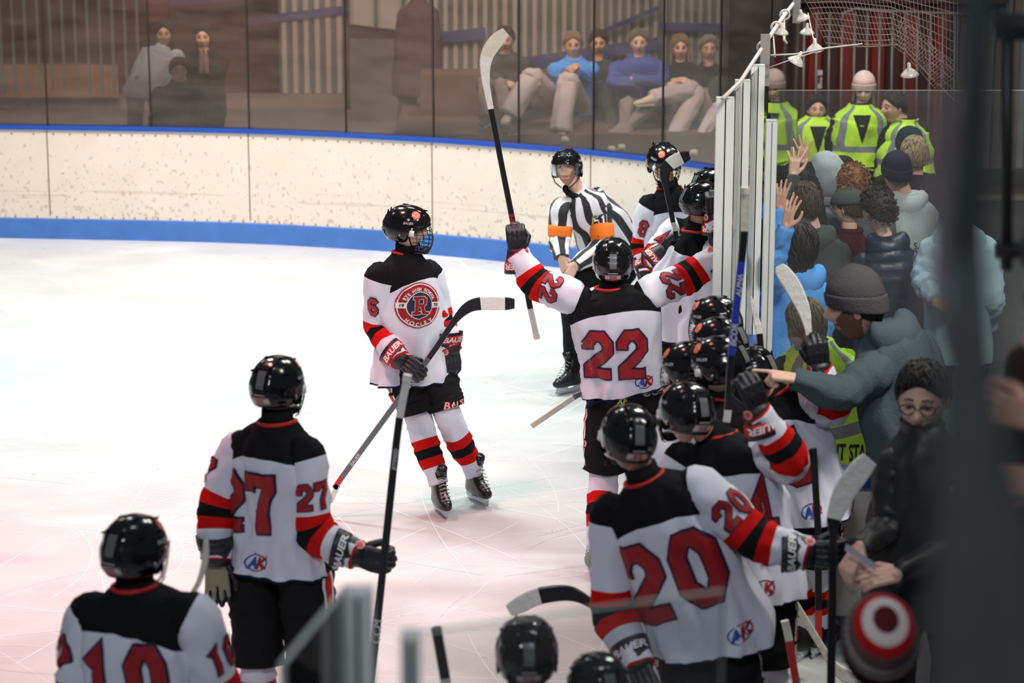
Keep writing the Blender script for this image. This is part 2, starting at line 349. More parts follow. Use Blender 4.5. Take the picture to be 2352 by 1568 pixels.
def make_helmet():
    mb = MB(); nu, nv = 64, 30
    ring = [[helmet_pt(math.tau*j/nu, .02+.98*i/nv) for j in range(nu)] for i in range(nv+1)]
    ring += [[helmet_pt(math.tau*j/nu, 1-.9*i/6, .93) for j in range(nu)] for i in range(7)]
    mb.rings(ring, 0, True, True)
    bv = BVHTree.FromPolygons([V(x) for x in mb.v], mb.f)
    def on(x, y, z): d = V((x, y, z)).normalized(); h = bv.ray_cast(d*.3, -d); return h[0], h[1]
    for sx in (-1, 1):                         # vents, side screws, ear piece, strap
        for (x, y, z, L) in [(.03, -.08, .10, .020), (.034, .03, .125, .022), (.032, .11, .075, .024), (.09, -.03, .08, .02), (.085, .06, .07, .022)]:
            p, n_ = on(x*sx, y, z); mb.ball(p, (.006, L, .005), 1, 10, 6, X=basis(Z=n_, Y=V((0, 1, 0) if abs(n_.y) < .7 else (0, 0, 1))).to_3x3())
        p, n_ = on(.11*sx, -.055, .015); mb.ball(p, (.008, .008, .004), 2, 10, 5, X=basis(Z=n_, Y=(0, 0, 1)).to_3x3())
        p, n_ = on(.11*sx, .02, -.03); mb.ball(p, (.007, .007, .004), 2, 10, 5, X=basis(Z=n_, Y=(0, 0, 1)).to_3x3())
        mb.tube([(.098*sx, -.035, -.02), (.094*sx, -.045, -.06), (.075*sx, -.06, -.10), (.03*sx, -.085, -.135)], .004, 6, 1)
        mb.tube([(.101*sx, .0+.028*math.cos(a), -.035+.032*math.sin(a)) for a in [math.tau*i/14 for i in range(15)]], .0055, 6, 1)
    # rear window strip and lower rear panel
    d = decal([(rect(.038, .078), 0, .003)], bv, (0, .05, .035), (-1, 0, 0), (0, 1, .12), .01, .3); mb.add(d.v, d.f, 3)
    d = decal([(rect(.115, .040), 0, .002)], bv, (0, .05, -.035), (-1, 0, 0), (0, 1, -.1), .01, .3); mb.add(d.v, d.f, 4)
    d = decal([(rect(.052, .007), 0, .005)], bv, (0, .05, -.008), (-1, 0, 0), (0, 1, -.1), .01, .3); mb.add(d.v, d.f, 5)
    return mb, bv
HM, HBV = make_helmet()
grey_ins = mat('helmet_window_grey', (.14, .15, .15), .25)
HELMET = HM.me('helmet', [helm, dark, steel, grey_ins, mat('helmet_panel', (.016, .016, .017), .3), mat('helmet_bar', (.34, .35, .34), .3)])
HELMET.polygons.foreach_set('use_smooth', [True]*len(HELMET.polygons))
def crest_layers(r, wf, small=False):  # round club badge
    L = [(disc(r, wf), 0, 0), (disc(r*.96, wf), 1, .0006), (disc(r*.64, wf), 2, .0012), (disc(r*.585, wf), 3, .0018)]
    return L
st = []
for sx in (-1, 1):
    st.append(decal([(disc(.025), 0, 0), (disc(.0135), 1, .0006), (disc(.0095), 0, .0012), (rect(.048, .005), 1, .001)], HBV, (0, 0, .04), None, (sx*.8, -.7, .62), .012, .3))
STICKER = [d.me('logo_sticker', [orange, mat('sticker_pale', (.85, .55, .48), .4)]) for d in st]
d = decal([(text('BAUER', .014, .25), 0, 0)], HBV, (0, 0, .02), None, (1, -.25, .25), .01, .3); d2 = decal([(text('BAUER', .014, .25), 0, 0)], HBV, (0, 0, .02), None, (-1, -.25, .25), .01, .3)
d.add(d2.v, d2.f, 0); HLOGO = d.me('brand_print', [silver])
def make_cage():
    mb = MB()
    def S(a, z):
        t = (z-.03)/-.165; w_ = .098-.035*t**2.2; dp = .128+.03*math.sin(math.pi*min(1, t*.9)); return V((w_*math.sin(a), -.02-(dp-.02)*math.cos(a)**.75 if math.cos(a) > 0 else -.02, z+.0))
    for z in [.03, .006, -.018, -.042, -.066, -.09, -.112, -.132]:
        mb.tube([S(R(a), z) for a in range(-80, 81, 10)], .0021 if z not in (.03, -.132) else .003, 5)
    for a in (-70, -48, -28, -9, 9, 28, 48, 70): mb.tube([S(R(a), .03-.165*i/10) for i in range(11)], .0021, 5)
    mb.ball((0, -.118, -.118), (.045, .026, .024), 1, 14, 8)   # chin cup
    for sx in (-1, 1): mb.box((sx*.103, -.052, -.012), (.008, .03, .035), 2)
    return mb.me('cage', [cagem, blk, alum])
CAGE = make_cage()
def make_visor(full):
    mb = MB(); zs = [.035-.01*i for i in range(9 if not full else 17)]; rs = []
    for z in zs:
        t = (.035-z)/.16; rs.append([V(((.102-.03*t**2)*math.sin(R(a)), -.03-(.112)*max(0, math.cos(R(a)))**.8, z - (.0 if full else .012*(1-abs(a)/80)))) for a in range(-80, 81, 8)])
    mb.rings(rs, 0, False, False, closed=False); return mb.me('visor', [MATS['visor_glass']])
glass_mat('visor_glass', (.95, .96, .97), .012, (.6, .6, .65))
VISOR = make_visor(False); FULLV = make_visor(True)
for me in (CAGE, VISOR, FULLV): me.polygons.foreach_set('use_smooth', [True]*len(me.polygons))
# gloves: wrist at origin, fingers +X, back of hand +Z, thumb side +Y
def make_glove(open_=False):
    a = MB(); b = MB()
    cf = MB(); rs = []
    for x, ry, rz in [(-.125, .078, .066), (-.12, .08, .068), (-.07, .068, .06), (-.02, .056, .05), (.0, .052, .046)]:
        rs.append([V((x, ry*math.cos(t), rz*math.sin(t))) for t in [math.tau*i/20 for i in range(20)]])
    cf.rings(rs, 0, False, True)
    for y in (-.036, -.012, .012, .036):       # back rolls and finger rolls
        limb(a, (.0, y*.9, .018), (.045, y, .022), .017, .018, 0, 8); limb(a, (.05, y, .022), (.085, y, .018), .017, .017, 0, 8)
        L = 1.0 if abs(y) < .02 else .9
        if open_:
            limb(a, (.09, y*1.1, .012), (.12*L+.01, y*1.2, .006), .0155, .0145, 0, 8); limb(a, (.13*L+.01, y*1.25, .0), (.165*L+.005, y*1.25, -.016), .0145, .013, 0, 8)
        else:
            limb(a, (.092, y, .010), (.118*L, y, -.012), .0165, .016, 0, 8); limb(a, (.12*L, y, -.022), (.108*L, y, -.050), .0158, .015, 0, 8); limb(a, (.098, y, -.060), (.072, y, -.062), .015, .013, 0, 8)
    if open_: limb(a, (.015, .05, .0), (.06, .075, -.01), .018, .017, 0, 8); limb(a, (.065, .078, -.012), (.10, .078, -.02), .017, .014, 0, 8)
    else: limb(a, (.015, .046, -.01), (.05, .062, -.03), .018, .017, 0, 8); limb(a, (.055, .058, -.04), (.09, .035, -.058), .0165, .014, 0, 8)
    for x in (0, .02, .04, .06, .075): b.ball((x, 0, -.004), (.022, .048, .02), 1, 12, 8)
    m1 = remesh(a, .0042, 1, .4); m2 = remesh(b, .006, 2)
    o = MB(); o.v, o.f, o.m, o.uv = cf.v, cf.f, [0]*len(cf.f), cf.uv; o.mesh(m1, 0)
    o.mesh(m2, 1)
    if open_:
        p = MB()
        for y in (-.036, -.012, .012, .036): limb(p, (.03, y, -.010), (.145 if abs(y) < .02 else .13, y*1.25, -.016), .013, .010, 0, 8)
        o.mesh(remesh(p, .005, 2), 1)
    bd = MB(); rs = []
    for x, k in [(-.108, 1.0), (-.106, 1.05), (-.066, 1.06), (-.064, 1.0)]:
        t0 = (x+.125)/.125; ry, rz = (.0785-.024*t0)*k, (.0665-.019*t0)*k; rs.append([V((x, ry*math.cos(t), rz*math.sin(t))) for t in [math.tau*i/24 for i in range(24)]])
    bd.rings(rs, 0, False, False)
    bv = BVHTree.FromPolygons([V(x) for x in bd.v], bd.f)
    d = decal([(text('BAUER', .028, .25, sx=1.15, bold=.03), 0, .0005)], bv, (-.087, 0, 0), (0, 1, 0), (0, 0, 1), .012, .3)
    d3 = decal([(disc(.019), 0, .0), (disc(.011), 1, .0006)], BVHTree.FromPolygons([V(x) for x in o.v], o.f), (-.02, .036, .0), (0, 1, 0), (0, .5, 1), .01, .3)
    return o, bd, d, d3
def glove_meshes(open_):
    o, bd, d, d3 = make_glove(open_); out = {}
    for s_ in (1, -1):
        X = M.Diagonal((1, s_, 1, 1)); res = []
        for nm, mb_, mts in (('glove', o, [blkg, tan]), ('cuff_band', bd, [red]), ('brand_print', d, [white]), ('badge', d3, [mat('badge_pink', (.75, .28, .28), .5), mat('badge_red', (.5, .08, .08), .5)])):
            q = MB(); me0 = mb_.me(nm, mts)
            if nm == 'brand_print' and s_ < 0: X2 = M.Identity(4)
            else: X2 = X
            q.mesh(me0, None, X2); me = q.me(nm, mts); me.polygons.foreach_set('use_smooth', [True]*len(me.polygons)); res.append(me)
        out[s_] = res
    return out
GLOVE = {False: glove_meshes(False), True: glove_meshes(True)}
# skate: ankle at origin, toe +X, up +Z ; sole at z=-.10, blade bottom -.155
def make_skate():
    mb = MB(); K = [(-.085, 0, -.10, .035, .0), (-.088, 0, -.07, .038, 0), (-.07, 0, 0, .045, 0)]
    rs = []
    for (z, x0, x1, wy) in [(-.098, -.088, .175, .036), (-.085, -.092, .19, .040), (-.065, -.09, .19, .040), (-.045, -.086, .16, .038), (-.02, -.078, .095, .038), (.02, -.072, .06, .040), (.06, -.075, .055, .044), (.10, -.082, .052, .047)]:
        r_ = []
        for i in range(20):
            t = math.tau*i/20; c, s_ = math.cos(t), math.sin(t); x = (x0+x1)/2+(x1-x0)/2*(abs(c)**.7)*(1 if c > 0 else -1); r_.append(V((x, wy*(abs(s_)**.8)*(1 if s_ > 0 else -1)*(1 if x < .08 else max(.35, 1-.0*(x-.08)*6)), z)))
        rs.append(r_)
    mb.rings(rs, 0)
    mb.tube([(.05, 0, .10), (.075, 0, .14)], [.035, .03], 8, 0)      # tongue
    for i in range(7): t = i/6; x = .15-.09*t; z = -.040+.11*t; mb.tube([(x, -.028, z-.004), (x+.006, 0, z+.008), (x, .028, z-.004)], .0035, 5, 1)
    h = MB()
    h.box((-.045, 0, -.115), (.07, .03, .03)); h.box((.11, 0, -.115), (.085, .03, .03)); h.box((.035, 0, -.132), (.25, .012, .018))
    b = MB(); pts = [(-.10, -.138), (-.09, -.155), (.0, -.158), (.12, -.157), (.17, -.145), (.175, -.132)]
    b.add([V((x, y, z)) for y in (-.002, .002) for x, z in pts+[(.17, -.13), (-.10, -.13)]], [tuple(range(8))[::-1], tuple(range(8, 16))]+[(i, (i+1) % 8, 8+(i+1) % 8, 8+i) for i in range(8)])
    r = [mb.me('skate', [mat('skate_boot', (.012, .012, .013), .28), laces]), h.me('blade_holder', [mat('holder_white', (.62, .65, .68), .35)]), b.me('blade', [steel])]
    r[0].polygons.foreach_set('use_smooth', [True]*len(r[0].polygons)); return r
SKATE = make_skate()
def make_shoe(m_, sole):
    mb = MB(); rs = []
    for (x, z0, z1, wy) in [(-.09, -.06, .02, .02), (-.08, -.07, .03, .034), (-.03, -.075, .03, .038), (.03, -.075, .015, .042), (.10, -.075, -.015, .045), (.16, -.075, -.03, .038), (.185, -.07, -.05, .018)]:
        rs.append([V((x, wy*math.cos(t), (z0+z1)/2+(z1-z0)/2*math.sin(t))) for t in [math.tau*i/16 for i in range(16)]])
    mb.rings(rs, 0); mb.box((.045, 0, -.073), (.25, .075, .018), 1); return mb.me('shoe', [m_, sole])
SHOE = make_shoe(mat('shoe_dark', (.05, .045, .04), .7), mat('shoe_sole', (.5, .48, .44), .7)); SHOEP = make_shoe(mat('shoe_pale', (.60, .50, .40), .7), mat('shoe_sole', (.5, .48, .44), .7))
# head: skull centre origin, facing -Y
def head_mesh(beard=None, smile=False, seed=0, brow=hdark, sk=skin, glasses=False, female=False):
    nu, nv = 72, 54; vs = []
    def g(x, z, cx, cz, sx, sz): return math.exp(-((x-cx)/sx)**2-((z-cz)/sz)**2)
    for i in range(nv+1):
        p = math.pi*(i+.001)/(nv+.002)
        for j in range(nu):
            a = math.tau*j/nu; fx, fy = math.sin(a), -math.cos(a); z = .118*math.cos(p); s_ = math.sin(p)**.9
            w_, d = .076, .098
            if z < 0:
                t = -z/.118; w_ *= 1-.34*t**1.8; d *= 1-(.18 if fy < 0 else .5)*t**1.6; z *= 1.06
            x = w_*s_*fx; y = d*s_*fy
            if fy < 0 and z > -.125:
                k = smoothstep(0, .5, -fy); f = 0
                f += .026*g(x, z, 0, -.022, .0125, .020)+.012*g(x, z, 0, .002, .010, .024)+.007*g(abs(x), z, .014, -.032, .008, .008)   # nose
                f -= .013*g(abs(x), z, .031, .010, .017, .012)                       # sockets
                f += .006*g(abs(x), z, .028, .032, .022, .009)                       # brow
                f += .006*g(abs(x), z, .045, -.022, .018, .018)                      # cheek
                f += .008*g(x, z, 0, -.064, .022, .011) - .004*g(x, z, 0, -.063, .026, .0028) - .005*g(x, z, 0, -.082, .02, .007)
                f += .011*g(x, z, 0, -.104, .022, .015)
                y -= f*k
            vs.append(V((x, y, z)))
    mb = MB(); fs = []; mi = []
    for i in range(nv):
        for j in range(nu):
            j2 = (j+1) % nu; q = (i*nu+j, (i+1)*nu+j, (i+1)*nu+j2, i*nu+j2); c = (vs[q[0]]+vs[q[2]])/2; m_ = 0
            if c.y < -.05:
                if ((c.x)/.024)**2+((c.z+.063)/(.0085 if not smile else .011))**2 < 1: m_ = 2 if (smile and abs(c.z+.064) < .0035 and abs(c.x) < .017) else 1
                elif abs(c.z-.036-.004*math.cos(c.x*60)) < .0036 and .014 < abs(c.x) < .048: m_ = 3
            ax_ = abs(c.x)
            if beard and c.y < .02 and m_ == 0 and ((ax_ > .028 and c.z < -.054+(ax_-.028)*1.5) or c.z < -.074 or (ax_ < .030 and c.y < -.06 and -.057 < c.z < -.049)): m_ = 4
            fs.append(q); mi.append(m_)
    mb.add(vs, fs, mi)
    for sx in (-1, 1):
        mb.ball((.030*sx, -.0790, .010), (.0125, .0125, .0085), 2, 12, 8); mb.ball((.030*sx, -.0895, .0095), (.0060, .0035, .0062), 5, 10, 6)
        mb.tube([(.014*sx, -.088, .010), (.022*sx, -.093, .0165), (.032*sx, -.093, .0178), (.044*sx, -.085, .011)], .0028, 6, 0 if not female else 5)
        X = M.Rotation(R(-18*sx), 3, 'Z'); mb.ball((.077*sx, .008, -.004), (.007, .018, .030), 0, 12, 10, X=X); mb.ball((.081*sx, .004, -.002), (.004, .010, .019), 1 if 0 else 0, 10, 8, X=X)
        if glasses:
            mb.tube([(sx*(.032+.025*math.cos(t)), -.107+.006*abs(math.cos(t)), .008+.018*math.sin(t)) for t in [math.tau*i/16 for i in range(17)]], .0028, 5, 5)
            mb.tube([(sx*.057, -.100, .012), (sx*.080, -.03, .012), (sx*.082, .01, .006)], .0025, 5, 5)
    if glasses: mb.tube([(-.008, -.110, .012), (.008, -.110, .012)], .0025, 5, 5)
    return mb.me('head', [sk, lips, eyew, brow, beard or sk, eyed])
# bare hand: wrist origin, fingers +X, back +Z, thumb +Y (mirror for the other side)
def hand_mb(curls=(.2, .2, .25, .3), thumb=.3, spread=.12, point=False):
    mb = MB(); limb(mb, (-.018, 0, 0), (0, 0, 0), .024, .024, 0, 8)
    for y in (-.024, -.008, .008, .024): limb(mb, (.0, y*.7, 0), (.082, y, .002), .015, .0125, 0, 8)
    for i, (y, L) in enumerate(((.027, .9), (.009, 1.0), (-.009, .95), (-.026, .76))):
        a = spread*(1.5-i)*.8; c = curls[i]*math.pi/2; p = V((.085-.004*abs(i-1), y, .002)); ang = 0; r = .0098
        for k, sl in enumerate((.042, .027, .021)):
            ang += c*(.75, 1.0, .8)[k]; d = V((math.cos(ang)*math.cos(a), math.cos(ang)*math.sin(a), -math.sin(ang))); q = p+d*sl*L
            limb(mb, p, q, r, r*.92, 0, 8); p = q; r *= .92
    t = thumb; p = V((.012, .026, -.006)); q = p+V((.034, .030*(1-t*.6), -.014*(1+t))); limb(mb, p, q, .0155, .0125, 0, 8); q2 = q+V((.030, .010*(1-2*t), -.012*t*2)); limb(mb, q, q2, .012, .0105, 0, 8); limb(mb, q2, q2+V((.022, .0-.012*t, -.008*t)), .0105, .0085, 0, 8)
    return mb
HC = {}
def hand_mesh(key='relax'):
    if key not in HC:
        P = dict(relax=dict(curls=(.3, .35, .4, .42), thumb=.4), flat=dict(curls=(.06, .05, .06, .1), thumb=.0, spread=.2), spread=dict(curls=(.08, .05, .08, .1), thumb=-.1, spread=.36), grip=dict(curls=(.8, .85, .85, .85), thumb=.9, spread=.02), point=dict(curls=(.04, .9, .95, .95), thumb=.5, spread=.05), pinch=dict(curls=(.55, .62, .68, .72), thumb=.75, spread=.04))[key]
        HC[key] = remesh(hand_mb(**P), .0045, 2, .4)
    return HC[key]
# hair
def hair_mb(style, seed=0, vol=1.0):
    rnd = random.Random(seed); mb = MB(); nu, nv = 56, 22
    low = {'short': (.084, -.008, -.065), 'curly': (.070, .0, -.05), 'long': (.082, -.05, -.10), 'bob': (.078, -.05, -.11), 'bun': (.084, .005, -.05)}[style]
    def P(a, t, k=1.0):
        c = math.cos(a); zb = low[0]*max(0, c)**1.2+low[1]*(1-abs(c))**1+low[2]*max(0, -c)**.7*1.0
        pm = math.acos(max(-.85, min(.9, zb/.128))); p = pm*t; th = (.014 if style != 'curly' else .036)*vol*(1-.55*smoothstep(.75, 1, t)*(1 if c > -.2 else .3)); s_ = math.sin(p)**.9
        return V(((.078+th)*s_*math.sin(a)*k, -(.100+th)*s_*math.cos(a)*k, (.120+th)*math.cos(p)*k))
    rs = []
    for i in range(nv+1):
        t = .02+.98*i/nv; r_ = []
        for j in range(nu):
            a = math.tau*j/nu; p = P(a, t)
            if style == 'curly': k = 1+.11*fold(p, 34, seed)+.06*fold(p, 75, seed+1)
            else: k = 1+.05*noise.noise(V((a*6, t*1.3, seed)))+.03*noise.noise(V((a*18, t*2, seed)))
            r_.append(p*k)
        rs.append(r_)
    rs.append([P(math.tau*j/nu, 1, .88) for j in range(nu)]); mb.rings(rs, 0)
    crown = V((0, .035, 0))
    if style == 'curly':
        for _ in range(330):
            a = rnd.uniform(0, math.tau); t = math.sqrt(rnd.random()); p = P(a, t)*rnd.uniform(.98, 1.12); r = rnd.uniform(.007, .014); ax = V((rnd.uniform(-1, 1), rnd.uniform(-1, 1), rnd.uniform(-1, 1))).normalized(); b_ = ax.orthogonal().normalized(); cc = ax.cross(b_)
            mb.tube([p+b_*r*math.cos(q)+cc*r*math.sin(q)+ax*q*.0025 for q in (0, 1, 2, 3, 4, 5)], [.0015, .0035, .004, .004, .0035, .001], 4)
    else:
        for _ in range(240):
            a = rnd.uniform(0, math.tau); t0 = rnd.uniform(.05, .75); t1 = min(1.04, t0+rnd.uniform(.2, .45)); da = rnd.uniform(-.35, .35)
            k0 = rnd.uniform(1.0, 1.03); pts = [P(a+da*i/4, t0+(t1-t0)*i/4, k0+.05*math.sin(i/4*2.4)*rnd.uniform(.5, 1.2)*vol) for i in range(5)]
            mb.tube(pts, [.001, .0048, .006, .0045, .0008], 5)
        if style in ('long', 'bob'):
            Ln = .30 if style == 'long' else .10
            for _ in range(130):
                a = rnd.uniform(R(62), R(298)); p = P(a, .8); q = P(a, 1.0, 1.04); e = q+V((rnd.uniform(-.02, .02), rnd.uniform(-.01, .02), -Ln*rnd.uniform(.7, 1.05)))
                e.x *= .95; mid = (q+e)/2+V((q.x*.12, .012+q.y*.1, 0)); mb.tube([p, q, mid, e], [.004, .011, .012, .003], 5)
        if style == 'bun': mb.ball((0, .10, .085), .036, 0, 12, 8)
    return mb
HAIRC = {}
def hair_mesh(style, seed, m_, vol=1.0):
    k = (style, seed % 3, m_.name, vol)
    if k not in HAIRC:
        me = hair_mb(style, seed % 3, vol).me('hair', [m_]); me.polygons.foreach_set('use_smooth', [True]*len(me.polygons)); HAIRC[k] = me
    return HAIRC[k]
def beanie_mb(slouch=.02, stripes=None):
    mb = MB(); rs = []; nu = 72; vv = []
    prof = [(.094, .112, -.008), (.1, .118, -.006), (.102, .12, .02), (.102, .12, .045), (.0995, .117, .052), (.094, .11, .054), (.095, .112, .06), (.09, .106, .09), (.076, .09, .118), (.05, .06, .14+slouch*.5), (.02, .024, .152+slouch*.8), (.003, .003, .155+slouch)]
    K = cr([list(p) for p in prof], 34)
    for i, (a, b, z) in enumerate(K):
        rs.append([V(((a+.0018*math.cos(36*t))*math.cos(t), (b+.0018*math.cos(36*t))*math.sin(t)+.010, z+.004-.03*math.sin(t)*(1-max(0, min(1, (z-.02)/.1))))) for t in [math.tau*j/nu for j in range(nu)]])
    mb.rings(rs, 0); return mb
def inst(name, me, parent, X, root):
    o = bpy.data.objects.new(name, me); COL.objects.link(o); o.parent = parent
    o.matrix_basis = M.Translation(-V(root)) @ X if root is not None else X
    return o
# ---------------------------------------------------------------- figures
def torso_loft(mb, P, Nk, shL, shR, hipside, m=0, w=1.0, hem=.13, seed=0, fold_amp=.010, top=1.0, nring=44, neck=.078, depth=1.0, quilt=0, flare=1.0, square=2.3, v0=0.0, lo=0.0):
    up = (Nk-P).normalized(); S1 = (shR-shL); hw = S1.length/2; S1.normalize(); S0 = V(hipside).normalized(); SCt = (shL+shR)/2
    L = (Nk-P).length; Cc = P.lerp(Nk, .62); bend = (SCt-(Nk-up*.07))*.4
    K = []
    def key(c, f, a, b): s_ = S0.lerp(S1, f); K.append([*c, *s_, a, b])
    down = V((0, 0, -1))*.6+up*-.4; down.normalize()
    key(P+down*hem, 0, .222*w*flare, .172*w*depth*flare); key(P+down*hem*.4, 0, .222*w*flare, .168*w*depth); key(P+up*L*.2, .2, .208*w, .155*w*depth)
    key(P+up*L*.45, .6, .210*w, .150*w*depth); key(P+up*L*.68, 1, min(.232*w, hw+.04), .150*w*depth); key(Nk-up*.085+bend, 1, hw+.040, .132*w*depth)
    key(Nk-up*.036+bend*.75, 1, hw*1.02, .118*w); key(Nk+up*.006+bend*.2, 1, hw*.64, .100*w); key(Nk+up*.035, 1, neck, neck*1.02)
    C = cr(K, nring); cs = [V(c[:3]) for c in C]; ln = [0]
    for i in range(1, nring): ln.append(ln[-1]+(cs[i]-cs[i-1]).length)
    nu = 60; rs = []; vv = [v0+l/ln[-1]*top for l in ln]
    for i, c in enumerate(C):
        t = (cs[min(i+1, nring-1)]-cs[max(i-1, 0)]).normalized(); s_ = V(c[3:6]); s_ = (s_-t*s_.dot(t)).normalized(); f = t.cross(s_); a, b = c[6], c[7]; f_ = ln[i]/ln[-1]
        r_ = []
        for j in range(nu):
            th = math.tau*j/nu; ct, st_ = math.cos(th), math.sin(th); k = (abs(ct)**square+abs(st_)**square)**(-1/square)
            p = cs[i]+s_*a*k*ct+f*b*k*st_
            amp = fold_amp*(1.35-f_)*(1 if f_ < .93 else .2); rdg = lambda q: .35-abs(noise.noise(q))*2
            d = amp*(1.1*rdg(V((ct*2.1+f_*.8, st_*2.1-f_, f_*1.3+seed)))+.7*rdg(V((ct*3.3-f_*3, st_*3.3+f_*2, f_*2.6+seed*1.7)))+1.0*noise.noise(V((ct*2.2, st_*2.2, f_*1.6+seed)))+1.1*noise.noise(V((ct*4.5+f_*2, st_*4.5, f_*3.5+seed*2)))+.6*noise.noise(V((ct*8, st_*8+f_*3, f_*5+seed*3))))
            if quilt: d += quilt*(abs(math.sin(f_*math.pi*11+.3*math.sin(th*2)))**.5-.6)
            p += (s_*ct+f*st_)*d; r_.append(p)
        rs.append(r_)
    k0 = int(lo*nring); mb.rings(rs[k0:], m, True, True, vv[k0:]); return up, S1, f
def sleeve(mb, a, e, w_, m=0, r=(.092, .080, .060), seed=0, amp=.009, vo=2.0, n=34, quilt=0, over=.0, nk=None):
    a, e, w_ = V(a), V(e), V(w_); d1 = (e-a).normalized(); d2 = (w_-e).normalized(); L1 = (e-a).length; L2 = (w_-e).length
    K = [[*(a-d1*.035), r[0]*.80], [*(a+d1*.02), r[0]], [*(a+d1*L1*.5), (r[0]+r[1])/2*1.0], [*(e-d1*.03), r[1]*1.03], [*(e+d2*.04), r[1]], [*(e+d2*L2*.55), (r[1]+r[2])/2], [*(w_+d2*over), r[2]]]
    if nk is not None: q_ = a.lerp(nk, .42)-V((0, 0, .045)); K = [[*q_, r[0]*.62], [*(a.lerp(nk, .16)-V((0, 0, .018))-d1*.008), r[0]*.86]]+K[1:]
    C = cr(K, n); cs = [V(c[:3]) for c in C]; rs = []; nrm = None; vv = []; tot = L1+L2; acc = 0
    for i, c in enumerate(C):
        if i: acc += (cs[i]-cs[i-1]).length
        t = (cs[min(i+1, n-1)]-cs[max(i-1, 0)]).normalized()
        if nrm is None: nrm = t.cross(V((0, 0, 1)) if abs(t.z) < .9 else V((0, 1, 0))).normalized()
        nrm = (nrm-t*nrm.dot(t)).normalized(); b = t.cross(nrm); r_ = []; f_ = i/(n-1)
        for j in range(30):
            th = math.tau*j/30; q = nrm*math.cos(th)+b*math.sin(th); ben = math.exp(-((f_-.55)/.2)**2)
            d = amp*(1.2*noise.noise(V((math.cos(th)*1.6, math.sin(th)*1.6, f_*7+seed)))+1.1*(.3-2*abs(noise.noise(V((math.cos(th)*1.2+f_*3, math.sin(th)*1.2, f_*9+seed)))))+(.5+1.0*ben)*noise.noise(V((math.cos(th)*1.3, math.sin(th)*1.3, f_*17+seed*3))))
            if quilt: d += quilt*(abs(math.sin(f_*math.pi*9))**.5-.6)
            r_.append(cs[i]+q*(c[3]+d)+V((0, 0, -.004)))
        rs.append(r_); vv.append(acc)
    vv = [vo+min(.9999, x/vv[-1]) for x in vv]; mb.rings(rs, m, True, True, vv)
def hood_down(mb, Nk, up, S1, m, seed=0, k=1.0):
    back = -(up.cross(S1)) ; rs = []
    for i in range(13):
        t = -1.35+2.7*i/12; c = Nk+up*(.040-.075*max(0, math.cos(t)))+back*(.055*math.cos(t)+.0)*k+S1*(.088*math.sin(t))*k-up*.01; r = (.040+.030*math.cos(t))*k*(.5 if i in (0, 12) else 1)
        tt = (S1*math.cos(t)-back*math.sin(t)).normalized(); n1 = up; n2 = tt.cross(n1); rs.append([c+n1*r*math.cos(a)*(1.0 if math.cos(a) > 0 else 1.35)+n2*r*math.sin(a)*.85+n2*.010*fold(c+n1*math.cos(a)*.1, 22, seed) for a in [math.tau*j/16 for j in range(16)]])
    mb.rings(rs, m)
ROOTS = {}
def hz(yaw, pitch=0, roll=0): return M.Rotation(R(yaw), 4, 'Z') @ M.Rotation(R(roll), 4, 'Y') @ M.Rotation(R(pitch), 4, 'X')
